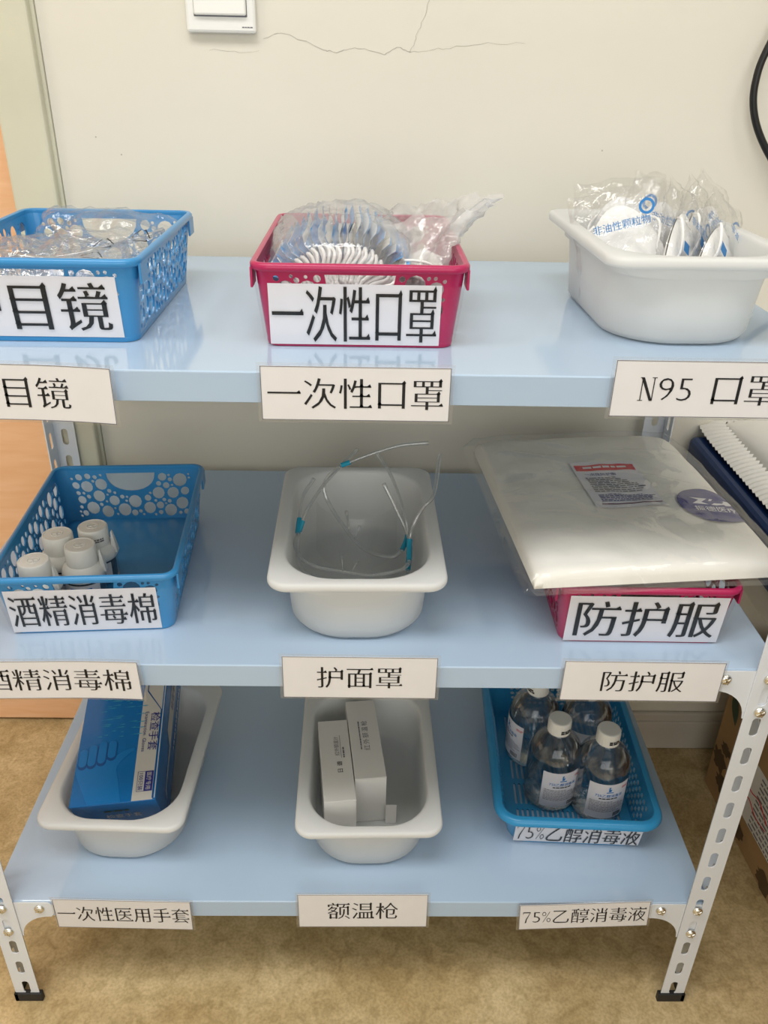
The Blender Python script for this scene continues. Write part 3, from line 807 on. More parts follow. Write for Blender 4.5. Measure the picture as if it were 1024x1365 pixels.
# ------------------------------------------------------------------ face masks in the pink basket
def face_mask():
    t = thing('face_mask', 'blue pleated face mask with white ear loops', 'mask', (0, 0, 0), group='blue face masks fanned out in the bag')
    L, Hh = 0.120, 0.050                         # along y, radial (local z)
    def prof(v): return 0.0011*(abs(((v*6) % 2)-1)*2-1)
    bm = bmesh.new(); grid(bm, 14, 24, lambda u, v: (prof(v)-0.0022*(0.5+v)+0.0015*sin(u*5), (u-0.5)*L, v*Hh)); obj('outer_layer', bm, 'mask_blue', t, smooth=180)
    bm = bmesh.new(); grid(bm, 14, 24, lambda u, v: (prof(v)+0.0022*(0.5+v)+0.0015*sin(u*5), (u-0.5)*L*1.01, v*Hh*0.97+0.0003)); obj('inner_layer', bm, 'mask_white', t, smooth=180)
    for s in (-1,):
        bm = bmesh.new(); y = s*L/2
        tube(bm, catmull([(0, y, 0.034), (0.003, y+s*0.008, 0.028), (-0.003, y+s*0.014, 0.012), (0.004, y+s*0.013, -0.004), (0.001, y+s*0.006, 0.000), (-0.002, y+s*0.016, 0.006), (0, y, 0.012)], 5), 0.0016, 6); obj('ear_loop', bm, 'mask_white', t, smooth=180)
        bm = bmesh.new(); tube(bm, [(0.0005, y, 0.002), (0.0008, y, 0.034)], 0.0022, 6); obj('edge_binding', bm, 'mask_white', t, smooth=180)
    return t
m0 = face_mask(); NM = 24
mask_spots = []
for i in range(NM):
    a = R(-80+138*i/(NM-1)+rnd.uniform(-1.5, 1.5)); r0 = 0.019+rnd.uniform(-0.001, 0.002)
    loc = (-0.013+r0*sin(a)*1.15, 0.170+rnd.uniform(-0.004, 0.004), ZT+0.029+r0*cos(a)-0.004)
    lab = 'blue pleated face mask in the fanned stack inside the clear bag in the pink basket'
    if i == 0: lab = 'leftmost blue face mask of the fan inside the bag in the pink basket'
    if i == NM-1: lab = 'rightmost blue face mask of the fan inside the bag in the pink basket'
    if i == 0: m0.location = loc; m0.rotation_euler = (0, a, 0); m0['label'] = lab
    else: dup(m0, loc, 0, lab, (0, a, 0))
def bag_blob(center, rad, seed, amp, top=None, nu=56, nv=34):
    bm = bmesh.new()
    def f(u, v):
        th = 2*pi*u; ph = pi*(v*0.98+0.01)
        d = Vector((sin(ph)*cos(th), sin(ph)*sin(th), -cos(ph)))
        ex = lambda c: math.copysign(abs(c)**0.75, c)
        p = Vector((ex(d.x)*rad[0], ex(d.y)*rad[1], ex(d.z)*rad[2]))
        n = fbm((d.x*1.3+seed, d.y*1.3, d.z*1.3), 2.6, 4)
        rid = (1-abs(noise.noise((d.x*5+seed, d.y*5, d.z*4+seed))))**5
        p += d*(amp*n+amp*0.8*rid)
        p.z = max(p.z, -rad[2]*0.98)
        return p+Vector(center)
    grid(bm, nu, nv, f); bmesh.ops.remove_doubles(bm, verts=bm.verts, dist=1e-6)
    return bm
tag(obj('mask_bag', bag_blob((-0.014, 0.172, ZT+0.050), (0.066, 0.082, 0.049), 4.2, 0.0045), 'bag_film_milky', smooth=180), 'hazy clear plastic bag round the fanned blue masks in the pink basket', 'plastic bag')
def flared_bag():
    """crumpled bag with its open neck flaring up and to the right"""
    bm = bmesh.new(); cx, cy, cz = 0.056, 0.185, ZT+0.004
    def f(u, v):
        th = 2*pi*u
        if v < 0.55:
            q = v/0.55; r = 0.037*(0.75+0.35*sin(q*pi*0.8)); z = 0.058*q
        else:
            q = (v-0.55)/0.45; r = 0.037*(0.955-0.30*q*0.6+0.30*q*q); z = 0.058+0.036*q
        wr = noise.noise((cos(th)*2.2, sin(th)*2.2, v*2.0))*0.014*(0.4+v)+fbm((cos(th)*3, sin(th)*3, v*4+7), 1.6, 3)*0.006
        rid = (1-abs(noise.noise((cos(th)*6+3, sin(th)*6, v*2))))**5*0.006*(0.4+v)
        rr = r+wr+rid
        sx = 1.0+0.8*max(0, v-0.6); sy = 1.6-1.15*max(0, v-0.45)
        x = cx+rr*cos(th)*sx+max(0, v-0.5)*0.030; y = cy+rr*sin(th)*sy
        zz = cz+z+(0.010*cos(th)+0.010*noise.noise((cos(th)*4, sin(th)*4, 9)))*max(0, v-0.5)*2
        x = min(x, 0.0865) if zz < ZT+0.074 else x
        return (x, y, zz)
    grid(bm, 64, 36, f); bmesh.ops.remove_doubles(bm, verts=bm.verts, dist=1e-6)
    return bm
tag(obj('mask_bag', flared_bag(), 'bag_film_cloudy', smooth=180), 'crumpled clear bag with open flared neck at the right of the pink basket', 'plastic bag')
tag(obj('mask_bag', bag_blob((-0.068, 0.19, ZT+0.045), (0.011, 0.06, 0.040), 9.4, 0.004, nu=32, nv=20), 'bag_film_hazy', smooth=180), 'folded end of clear bag pressed along the left side of the pink basket', 'plastic bag')
def white_mask():
    t = thing('face_mask', 'white folded face mask', 'mask', (0, 0, 0), group='white masks in the flared bag')
    bm = bmesh.new(); grid(bm, 20, 12, lambda u, v: ((u-0.5)*0.052, (v-0.5)*0.11, 0.006*sin(u*9)+0.004*sin(v*4))); obj('mask_sheet', bm, 'mask_white', t, smooth=180)
    bm = bmesh.new(); tube(bm, catmull([(-0.02, -0.055, 0), (-0.016, -0.066, 0.008), (0.006, -0.064, 0.010), (0.02, -0.055, 0)], 6), 0.0013, 6); obj('ear_loop', bm, 'mask_white', t, smooth=180)
    return t
wm = white_mask(); wm.location = (0.052, 0.180, ZT+0.016); wm['label'] = 'white folded mask lowest in the flared bag in the pink basket'
for i, (dz, ry, rz) in enumerate(((0.028, 8, 6), (0.040, -10, -8), (0.052, 14, 4))):
    dup(wm, (0.053, 0.180+0.004*i, ZT+dz), 0, ('second white mask from the bottom in the flared bag', 'third white mask from the bottom in the flared bag', 'topmost white mask in the flared bag of the pink basket')[i], (0, R(ry), R(rz)))

# ------------------------------------------------------------------ wrapped N95 respirators
def respirator():
    t = thing('wrapped_respirator', 'white folded respirator in a clear printed wrapper', 'respirator', (0, 0, 0), group='wrapped respirators in the white tub')
    # local: x across, z up, thin in y
    def body(sgn):
        def g(u, v):
            a = pi*u; r = v
            x = 0.043*r*cos(a); z = 0.080*r*sin(a)**1.25 if a not in (0, pi) else 0
            edge = (1-r**4)
            y = sgn*(0.0100*edge+0.0016*sin(r*22)*edge+0.0006)
            return (x, y, z)
        return g
    bm = bmesh.new(); grid(bm, 28, 18, body(-1)); grid(bm, 28, 18, body(1)); bmesh.ops.remove_doubles(bm, verts=bm.verts, dist=1e-5); bmesh.ops.recalc_face_normals(bm, faces=bm.faces)
    obj('mask_cup', bm, 'mask_white', t, smooth=180)
    bm = bmesh.new()
    for s in (-1, 1):
        tube(bm, catmull([(s*0.034, -0.002, 0.008), (s*0.030, -0.011, 0.03), (s*0.036, -0.011, 0.055), (s*0.024, -0.002, 0.066)], 6), 0.0014, 6)
    obj('head_strap', bm, 'mask_white', t, smooth=180)
    bm = film_pillow(0.047, 0.052, 0.012, 5.5, 0.004, 34, 34)
    transform(bm, Matrix.Translation((0, 0, 0.0445)) @ Matrix.Rotation(R(90), 4, 'X'))
    w_ = obj('wrapper', bm, 'bag_film', t, smooth=180)
    bm = geo_bm(text_geo('非油性颗粒物', 0.0092, 0.0092, 0.004, -0.006), lambda x, y: (x, -0.0165-0.002*cos(x*40), 0.060+y)); obj('wrapper_lettering', bm, 'ink_blue', w_)
    bm = bmesh.new()
    ring = circle(0.026, 0.072, 0.0075, 20); rin = circle(0.026, 0.072, 0.0050, 20)
    for i in range(20):
        j = (i+1) % 20; bm.faces.new([bm.verts.new((p[0], -0.0150, p[1])) for p in (ring[i], ring[j], rin[j], rin[i])])
    bmesh.ops.remove_doubles(bm, verts=bm.verts, dist=1e-6); obj('wrapper_logo', bm, 'ink_blue', w_)
    bm = geo_bm(polys([(-0.036, 0.026), (-0.022, 0.026), (-0.022, 0.036), (-0.036, 0.036)]), lambda x, y: (x, -0.0155, y)); obj('wrapper_mark', bm, 'ink_blue', w_)
    return t
r0 = respirator()
n95 = [((0.273, 0.200, 0.002), (-16, -16, -6), 'leftmost wrapped respirator in the white tub, its blue print facing out'),
       ((0.292, 0.226, 0.002), (-10, 18, 22), 'second wrapped respirator from the left in the white tub, behind the leftmost'),
       ((0.316, 0.185, 0.002), (-18, 30, 44), 'third wrapped respirator from the left in the white tub, tip pointing up right'),
       ((0.336, 0.212, 0.002), (-14, 34, 50), 'fourth wrapped respirator from the left in the white tub, at the back'),
       ((0.277, 0.246, 0.002), (-6, -9, 4), 'wrapped respirator at the back left of the white tub, leaning left'),
       ((0.340, 0.244, 0.002), (-8, 34, 30), 'wrapped respirator at the back right of the white tub'),
       ((0.342, 0.165, 0.002), (-24, 44, 34), 'rightmost wrapped respirator in the white tub, leaning on the rim')]
for i, (p, rt, lab) in enumerate(n95):
    loc = (p[0], p[1], ZT+0.022+p[2]); rot = tuple(R(a) for a in rt)
    if i == 0: r0.location = loc; r0.rotation_euler = rot; r0['label'] = lab
    else: dup(r0, loc, 0, lab, rot)

# ------------------------------------------------------------------ alcohol wipe jars (middle left basket)
def jar():
    t = thing('wipe_jar', 'white capped jar of alcohol cotton', 'jar', (0, 0, 0), group='jars of alcohol cotton')
    bm = bmesh.new(); lathe(bm, [(0.0195, 0), (0.0210, 0.0015), (0.0214, 0.004), (0.0214, 0.030), (0.0205, 0.033)], 32); obj('jar_body', bm, 'pet_clear', t, smooth=40)
    bm = bmesh.new(); lathe(bm, [(0.0185, 0.002), (0.0190, 0.003), (0.0190, 0.028), (0.018, 0.029)], 28); obj('cotton_fill', bm, 'wipe_dark', t, smooth=40)
    bm = bmesh.new()
    for i in range(20):
        a0, a1 = R(215+110*i/20), R(215+110*(i+1)/20)
        bm.faces.new([bm.verts.new((0.0217*cos(a), 0.0217*sin(a), z)) for a, z in ((a0, 0.006), (a1, 0.006), (a1, 0.027), (a0, 0.027))])
    bmesh.ops.remove_doubles(bm, verts=bm.verts, dist=1e-6)
    lb = obj('jar_label', bm, 'paper', t, smooth=180)
    bm = bmesh.new()
    for a0, a1, z0, z1 in ((240, 300, 0.017, 0.0235), (235, 262, 0.008, 0.0105), (235, 305, 0.0125, 0.0135)):
        for i in range(8):
            b0, b1 = R(a0+(a1-a0)*i/8), R(a0+(a1-a0)*(i+1)/8)
            bm.faces.new([bm.verts.new((0.0219*cos(a), 0.0219*sin(a), z)) for a, z in ((b0, z0), (b1, z0), (b1, z1), (b0, z1))])
    obj('label_print', bm, 'ink_blue', lb)
    bm = bmesh.new(); lathe(bm, [(0.0218, 0.029), (0.0224, 0.030), (0.0224, 0.036), (0.0205, 0.041), (0.0165, 0.0445)], 32); obj('shoulder', bm, 'white_plastic', t, smooth=40)
    bm = bmesh.new(); lathe(bm, [(0.0160, 0.044), (0.0157, 0.064), (0.0150, 0.0652), (0.0138, 0.0655), (0.0135, 0.0650), (0.001, 0.0650)], 36); cp = obj('cap', bm, 'white_plastic', t, smooth=40)
    bm = bmesh.new()
    for a in (0, 90): 
        b2 = bmesh.new(); box(b2, -0.004, 0.004, -0.0006, 0.0006, 0.0648, 0.0657); transform(b2, Matrix.Rotation(R(a+20), 4, 'Z')); me = bpy.data.meshes.new('t'); b2.to_mesh(me); b2.free(); bm.from_mesh(me)
    pts = circle(0, 0, 0.0058, 24)
    tube(bm, [(x, y, 0.0650) for x, y in pts], 0.0005, 5, True)
    obj('cap_emboss', bm, 'white_plastic', cp)
    # pointed hinge tab at the right
    bm = bmesh.new()
    prof = [(0.0175, 0.034), (0.0240, 0.034), (0.0225, 0.045), (0.0200, 0.0585), (0.0192, 0.0595), (0.0186, 0.058), (0.0182, 0.045)]
    for s in (-1, 1): 
        vs = [bm.verts.new((x, s*(0.0042-(z-0.034)*0.10), z)) for x, z in prof]; bm.faces.new(vs if s < 0 else list(reversed(vs)))
    bm.verts.ensure_lookup_table(); n = len(prof)
    for i in range(n):
        j = (i+1) % n; bm.faces.new((bm.verts[j], bm.verts[i], bm.verts[n+i], bm.verts[n+j]))
    bmesh.ops.recalc_face_normals(bm, faces=bm.faces)
    obj('hinge_tab', bm, 'white_plastic', t)
    bm = geo_bm(fake_lines(2, 0.009, 0.005, 4, 0.7), lambda x, y: (0.0163*cos(x/0.0163-1.0), 0.0163*sin(x/0.0163-1.0), 0.054+y)); obj('date_stamp', bm, 'ink_grey', cp)
    return t
j0 = jar()
for i, (x, y, rz, lab) in enumerate(((-0.3185, 0.1335, -8, 'white capped jar at the back left of the blue basket'), (-0.2860, 0.1505, 2, 'white capped jar at the back right of the four in the blue basket'),
                                     (-0.2875, 0.1110, 4, 'white capped jar at the front right of the four, above the sign'), (-0.3245, 0.0800, -4, 'white capped jar at the front left corner of the blue basket'))):
    loc = (x, y, ZM+0.0028)
    if i == 0: j0.location = loc; j0.rotation_euler = (0, 0, R(rz)); j0['label'] = lab
    else: dup(j0, loc, R(rz), lab)
    if i != 1:
        for o in [o for o in bpy.data.objects if o.name.startswith('date_stamp')]:
            if o.parent and o.parent.parent and o.parent.parent['label'] == lab and i != 0: bpy.data.objects.remove(o)
for o in [o for o in bpy.data.objects if o.name.startswith('date_stamp') and o.parent.parent == j0]: bpy.data.objects.remove(o)

# ------------------------------------------------------------------ face shield frames (middle tub)
A_bar = [(-0.063, 0.158, 0.6), (-0.066, 0.146, 0.592), (-0.058, 0.13, 0.584), (-0.041, 0.123, 0.578), (-0.015, 0.121, 0.574), (0.017, 0.117, 0.572), (0.048, 0.121, 0.576), (0.058, 0.121, 0.585)]
A_L = [(-0.063, 0.158, 0.6), (-0.059, 0.167, 0.61), (-0.054, 0.176, 0.62), (-0.04, 0.198, 0.635), (-0.026, 0.217, 0.645), (-0.0, 0.25, 0.66)]
A_R = [(0.058, 0.121, 0.585), (0.059, 0.143, 0.602), (0.064, 0.149, 0.620), (0.073, 0.157, 0.634), (0.085, 0.168, 0.645), (0.093, 0.213, 0.672)]
B_bar = [(-0.019, 0.226, 0.65), (-0.034, 0.225, 0.635), (-0.038, 0.218, 0.625), (-0.033, 0.212, 0.61), (-0.015, 0.192, 0.59), (0.009, 0.166, 0.575), (0.038, 0.149, 0.575), (0.051, 0.153, 0.58)]
B_L = [(-0.019, 0.226, 0.65), (-0.008, 0.225, 0.655), (0.016, 0.226, 0.665), (0.048, 0.228, 0.675), (0.081, 0.226, 0.68)]
B_R = [(0.051, 0.153, 0.58), (0.058, 0.173, 0.59), (0.054, 0.186, 0.61), (0.041, 0.224, 0.635), (0.023, 0.251, 0.655)]
C_bar = [(-0.064, 0.153, 0.6), (-0.062, 0.132, 0.58), (-0.048, 0.114, 0.572), (-0.01, 0.112, 0.564), (0.038, 0.113, 0.564), (0.057, 0.123, 0.570)]
C_L = [(-0.064, 0.153, 0.6), (-0.063, 0.172, 0.61), (-0.061, 0.194, 0.625), (-0.049, 0.212, 0.64)]
C_R = [(0.057, 0.123, 0.570), (0.059, 0.162, 0.59), (0.044, 0.181, 0.62), (0.03, 0.192, 0.645)]
def shield_frame(label, bar, tl, tr_, pads):
    t = thing('face_shield_spectacles', label, 'face shield spectacles', (0, 0, 0), group='clear face shield frames in the white tub')
    o = Vector(bar[len(bar)//2]); t.location = o
    sh = lambda P: [Vector(p)-o for p in P]
    bm = bmesh.new(); tube(bm, catmull(sh(bar), 7), 0.0023, 8); obj('front_bar', bm, 'clear_tube', t, smooth=180)
    for p in (tl, tr_):
        bm = bmesh.new(); c = catmull(sh(p), 8); tube(bm, c, 0.0016, 8, rf=lambda q: 0.0019+0.0006*q**6); obj('temple', bm, 'clear_tube', t, smooth=180)
        bm = bmesh.new(); tube(bm, c[1:9], 0.0030, 8)
        obj('hinge_clip', bm, 'clip_blue', t, smooth=60)
    for a, b in pads:
        bm = bmesh.new(); A_, B_ = sh([a, b]); tube(bm, [B_, B_.lerp(A_, 0.5)+Vector((0, -0.001, 0)), A_], 0.001, 6, rf=lambda q: 0.0009+0.0014*q**4); obj('nose_pad', bm, 'clear_tube', t, smooth=180)
    return t
shield_frame('clear face shield spectacles lying frontmost in the middle tub, right arm over the rim', A_bar, A_L, A_R, [((-0.015, 0.131, 0.590), (-0.013, 0.121, 0.574)), ((0.002, 0.125, 0.585), (-0.004, 0.120, 0.573))])
shield_frame('clear face shield spectacles standing at the back of the tub, its long arm arching highest', B_bar, B_L, B_R, [((-0.012, 0.208, 0.600), (-0.008, 0.187, 0.587)), ((0.004, 0.189, 0.592), (-0.002, 0.178, 0.581))])
shield_frame('clear face shield spectacles nested beneath the other two, with short upright arms', C_bar, C_L, C_R, [])
bm = bmesh.new(); grid(bm, 24, 10, lambda u, v: (0.052*sin((u-0.5)*2.3), 0.235-0.075*cos((u-0.5)*2.3)+0.020*v, ZM+0.008+0.055*v))
tag(obj('face_shield_visor', bm, 'visor_film', smooth=180), 'curved clear visor sheet standing inside the middle white tub', 'visor')

# ------------------------------------------------------------------ packed coveralls (middle right)
def suit_pack(name, label, a, b, h, seed, detail=True):
    t = thing(name, label, 'coverall pack', group='packed coveralls in the pink basket')
    def top(x, y, m=1.0):
        u, v = abs(x)/(a*m), abs(y)/(b*m)
        k = max(0.0, (1-u**7)*(1-v**7))
        return h*k**0.28+0.0026*fbm((x+seed, y, seed), 22, 3)*k
    bm = bmesh.new()
    sn = lambda q: sin(pi/2*(q*2-1)*0.9999)
    crease = lambda x, y: 0.0012*abs(noise.noise((x*22+seed, y*9, seed)))+0.0016*(1-abs(noise.noise((x*8+y*11, y*6, seed+2))))**8
    def g(s):
        def f(u, v):
            x, y = a*sn(u), b*sn(v); k = max(0.0, (1-abs(sn(u))**7)*(1-abs(sn(v))**7))
            return (x, y, top(x, y)-crease(x, y)*min(1.0, k*3) if s else 0.0012*k*noise.noise((u*9, v*9, seed)))
        return f
    grid(bm, 40, 44, g(1)); grid(bm, 40, 44, g(0)); bmesh.ops.remove_doubles(bm, verts=bm.verts, dist=2e-4); bmesh.ops.recalc_face_normals(bm, faces=bm.faces)
    obj('folded_suit', bm, 'cloth_white', t, smooth=180)
    A, B = a+0.012, b+0.010
    def ft(x, y):
        xx = max(-a*0.90, min(a*0.90, x)); yy = max(-b*0.92, min(b*0.92, y))
        ex = max(0.0, (abs(x)-a-0.001)/0.011, (abs(y)-b-0.001)/0.009)
        base = 0.002+(top(xx, yy)-0.002)*max(0.0, 1-ex)
        rid = (1-abs(noise.noise((x*10+y*19+seed, y*7-x*4, seed))))**7
        return base+0.0014+0.0045*rid*max(0.0, 1-max(abs(x)/a, abs(y)/b)**5)+0.0005*noise.noise((x*40, y*40, seed+4))
    bm = bmesh.new()
    wob = lambda q, s: 0.003*noise.noise((q*4, s, seed))
    grid(bm, 70, 76, lambda u, v: ((u*2-1)*A+wob(v, 1), (v*2-1)*B+wob(u, 7), ft((u*2-1)*A, (v*2-1)*B)))
    grid(bm, 40, 40, lambda u, v: ((u*2-1)*A+wob(v, 1), (v*2-1)*B+wob(u, 7), -0.0012))
    obj('film_bag', bm, 'suit_film', t, smooth=180)
    if not detail: return t
    def on(cx, cy, rot, lift):
        c, s = cos(rot), sin(rot)
        return lambda x, y: (cx+c*x-s*y, cy+s*x+c*y, top(cx+c*x-s*y, cy+s*x+c*y)+lift)
    # paper insert
    fn = on(0.006, 0.004, R(0), 0.0008); bm = bmesh.new(); grid(bm, 10, 12, lambda u, v: fn((u-0.5)*0.076, (v-0.5)*0.104)); card = obj('insert_card', bm, 'paper_bluish', t, smooth=180)
    fn = on(0.006, 0.004, R(0), 0.0011); bm = bmesh.new(); grid(bm, 12, 3, lambda u, v: fn((u-0.5)*0.070, 0.031+v*0.013)); obj('red_band', bm, 'ink_red', card)
    bm = bmesh.new(); grid(bm, 12, 1, lambda u, v: fn(-0.030+u*0.066, -0.0455+v*0.002)); obj('plum_rule', bm, 'ink_plum', card)
    f2 = on(0.006, 0.004, R(0), 0.0014)
    bm = geo_bm(fake_lines(1, 0.052, 0.006, 21), lambda x, y: f2(x, 0.0375+y)); obj('band_print', bm, 'paper_bluish', card)
    bm = geo_bm(text_geo('一次性防护服', 0.0062, 0.0062, 0.006, -0.004), lambda x, y: f2(-0.010+x, 0.023+y)); obj('insert_title', bm, 'ink_navy', card)
    bm = geo_bm(fake_lines(9, 0.054, 0.036, 22, 0.45), lambda x, y: f2(-0.002+x, -0.001+y)); obj('insert_print', bm, 'ink_grey', card)
    bm = geo_bm(fake_lines(5, 0.056, 0.016, 23, 0.45), lambda x, y: f2(0.000+x, -0.032+y)); obj('insert_small_print', bm, 'ink_navy', card)
    # navy logo disc
    lx, ly = 0.093, -0.050
    fn = on(lx, ly, R(-4), 0.0010); bm = bmesh.new()
    ctr = bm.verts.new(fn(0, 0)); rings = []
    for r in (0.4, 0.75, 1.0): rings.append([bm.verts.new(fn(0.0365*r*cos(2*pi*i/40), 0.0365*r*sin(2*pi*i/40))) for i in range(40)])
    for i in range(40):
        j = (i+1) % 40; bm.faces.new((ctr, rings[0][i], rings[0][j]))
        for p, q in zip(rings, rings[1:]): bm.faces.new((p[i], q[i], q[j], p[j]))
    lg = obj('logo_disc', bm, 'ink_navy', t)
    f3 = on(lx, ly, R(-4), 0.0014)
    s = 0.001
    V, F = polys([(-21*s, 14*s), (-1*s, 14*s), (-10*s, 5*s), (-3*s, 1*s), (-21*s, 1*s), (-12*s, 9*s)], [(2*s, 14*s), (22*s, 13*s), (25*s, 9*s), (22*s, 3*s), (14*s, 0), (-1*s, 0), (4*s, 5*s), (13*s, 5*s), (16*s, 9*s), (-1*s, 9*s)])
    obj('logo_mark', geo_bm((V, F), f3), 'paper_bluish', lg)
    obj('logo_lettering', geo_bm(text_geo('振德医疗', 0.0115, 0.0115, 0.0, -0.008), lambda x, y: f3(0.001+x, -0.009+y)), 'paper_bluish', lg)
    return t
sp = suit_pack('packed_coverall', 'large white coverall in a clear bag with navy round logo on the pink basket', 0.124, 0.151, 0.026, 2.2)
sp.location = (0.2820, 0.1800, ZM+BH+0.0125); sp.rotation_euler = (R(1.0), R(-0.6), R(5.0))
s2 = suit_pack('packed_coverall', 'white coverall pack lying inside the pink basket under the large one', 0.068, 0.098, 0.020, 6.1, False)
s2.location = (0.2895, 0.1600, ZM+0.0525); s2.rotation_euler = (0, 0, R(-0.6))
s3 = suit_pack('packed_coverall', 'bottom white coverall pack seen through the pink basket holes', 0.066, 0.096, 0.030, 8.1, False)
s3.location = (0.2895, 0.1600, ZM+0.008); s3.rotation_euler = (0, 0, R(-0.6))

# ------------------------------------------------------------------ glove box
gb = thing('glove_box', 'blue box of examination gloves with a silver band tilted in the white tub', 'box', (-0.2865, 0.0960, ZB+0.0135), rot=(R(18.0), R(-5.0), R(3.5)))
gw, gl, gh = 0.0520, 0.215, 0.070           # local: front-bottom edge at y=0, z=0
obj('carton', boxbm(-gw, gw, 0, gl, 0, gh, 0.0006, 1), 'glove_blue', gb)
tp = lambda l: (lambda x, y: (x, y, gh+l))
rs = lambda l: (lambda x, y: (gw+l, x, y))
V, F = polys([(0.023, 0.0005), (0.0485, 0.0005), (0.0485, gl-0.001), (0.023, gl-0.001)])
band = obj('silver_band', geo_bm((V, F), tp(0.0003)), 'silver_card', gb)
V, F = polys([(0.0475, 0.002), (0.0487, 0.002), (0.0487, 0.122), (0.0475, 0.122)], [(0.0475, 0.122), (0.0487, 0.122), (0.0285, 0.152), (0.0273, 0.151)], [(0.0273, 0.151), (0.0285, 0.151), (0.0285, gl-0.001), (0.0273, gl-0.001)])
obj('band_line', geo_bm((V, F), tp(0.0006)), 'glove_print_dark', band)
V, F = polys([(0.0500, 0.002), (0.0512, 0.002), (0.0512, 0.16), (0.0500, 0.16)]); obj('edge_line', geo_bm((V, F), tp(0.0005)), 'silver_card', gb)
def along(cx, cy, lift=0.0007):            # text reading along the box, turned clockwise
    return lambda x, y: (cx+y, cy-x, gh+lift)
obj('title_lettering', geo_bm(text_geo('检查手套', 0.0135, 0.0135, 0.0, -0.010, serif=False), along(0.0415, 0.092)), 'ink_navy', band)
def plain(s, em):
    V = []; F = []; pen = 0
    for ch in s:
        if ch == ' ': pen += 0.3; continue
        vs, fs = glyph(ch, 0.0, 0.0, False); n = len(V); x0 = min(v[0] for v in vs); x1 = max(v[0] for v in vs)
        V += [((pen+v[0]-x0)*em, (v[1]-0.3)*em) for v in vs]; F += [[i+n for i in f] for f in fs]; pen += x1-x0+0.09
    return [(x-pen*em/2, y) for x, y in V], F
obj('subtitle_lettering', geo_bm(plain('Examination  Gloves', 0.0066), along(0.0300, 0.092)), 'ink_navy', band)
V, F = polys([(0.0365, 0.0115), (0.0470, 0.0115), (0.0470, 0.0375), (0.0365, 0.0375)]); bd = obj('badge', geo_bm((V, F), tp(0.0006)), 'ink_navy', band)
V, F = polys(*[[(a, b), (c, b), (c, d), (a, d)] for a, b, c, d in ((0.0275, 0.0115, 0.0365, 0.0120), (0.0275, 0.0370, 0.0365, 0.0375), (0.0275, 0.0115, 0.0280, 0.0375))]); obj('badge_outline', geo_bm((V, F), tp(0.0006)), 'ink_navy', band)
obj('badge_lettering', geo_bm(text_geo('医疗专用', 0.0058, 0.0066, 0, -0.006, serif=False), along(0.0418, 0.0245, 0.0009)), 'silver_card', band)
obj('count_lettering', geo_bm(text_geo('100只装', 0.0066, 0.0066, 0, -0.004, serif=False), along(0.0320, 0.0245, 0.0009)), 'ink_navy', band)
# printed gloved hand: four curled fingers, thumb stretched out, wrist running to the near edge
def hand_print():
    bm = bmesh.new(); k = 0
    def fill(pts, lift):
        bm.faces.new([bm.verts.new((x, y, gh+lift)) for x, y in pts])
    wrist = catmull([(-0.030, 0.000, 0), (-0.040, 0.03, 0), (-0.050, 0.062, 0), (-0.048, 0.078, 0), (-0.028, 0.080, 0), (-0.008, 0.086, 0), (0.008, 0.098, 0), (0.018, 0.1015, 0), (0.0195, 0.098, 0), (0.008, 0.084, 0), (0.000, 0.066, 0), (0.004, 0.04, 0), (0.010, 0.001, 0)], 6)
    return [(p.x, max(0.001, p.y*0.70)) for p in wrist]
wr = hand_print(); bm = plate(wr, [], 0.0001)
transform(bm, Matrix.Translation((0, 0, gh+0.0003))); obj('hand_print', bm, 'glove_print', gb)
for i, (x, h_) in enumerate(((-0.0435, 0.026), (-0.0325, 0.031), (-0.0205, 0.032), (-0.0085, 0.026))):
    bm = plate(slot(x, 0.061+i*0.003, 0.0118, h_+0.002, 7), [], 0.0001); transform(bm, Matrix.Translation((0, 0, gh+0.0004))); obj('finger_shadow_print', bm, 'glove_print_dark', gb)
    bm = plate(slot(x-0.0004, 0.063+i*0.003, 0.0100, h_-0.002, 7), [], 0.0001); transform(bm, Matrix.Translation((0, 0, gh+0.0006))); obj('finger_print', bm, 'glove_print', gb)
r5 = random.Random(5); V = []; F = []
for i in range(34):
    x = r5.uniform(-0.032, 0.016); y = r5.uniform(0.088, 0.145); l = r5.uniform(0.004, 0.015); n = len(V)
    V += [(x, y), (x+l, y-0.0006), (x+l*1.3, y), (x+l, y+0.0007)]; F.append([n, n+1, n+2, n+3])
obj('sparkle_print', geo_bm((V, F), tp(0.0004)), 'glove_print_teal', gb)
# right-hand side panel
V, F = polys([(0.02, 0.018), (0.034, 0.026), (gl-0.001, 0.026), (gl-0.001, 0.047), (0.105, 0.047), (0.090, 0.032), (0.03, 0.029)]); sb = obj('side_band', geo_bm((V, F), rs(0.0003)), 'silver_card', gb)
obj('side_lettering', geo_bm(text_geo('检查手套', 0.0125, 0.0125, 0, -0.008, serif=False), lambda x, y: (gw+0.0007, 0.165+x, 0.0375+y)), 'ink_navy', sb)
obj('side_small_lettering', geo_bm(fake_lines(1, 0.09, 0.006, 31), lambda x, y: (gw+0.0005, 0.14+x, 0.012+y)), 'silver_card', gb)
obj('end_lettering', geo_bm(text_geo('检查手套', 0.0110, 0.0105, 0, -0.008, serif=False), lambda x, y: (0.006+x, -0.0004, 0.036+y)), 'silver_card', gb)
obj('end_print', geo_bm(fake_lines(1, 0.030, 0.006, 33), lambda x, y: (0.000+x, -0.0004, 0.050+y)), 'leaf_print', gb)

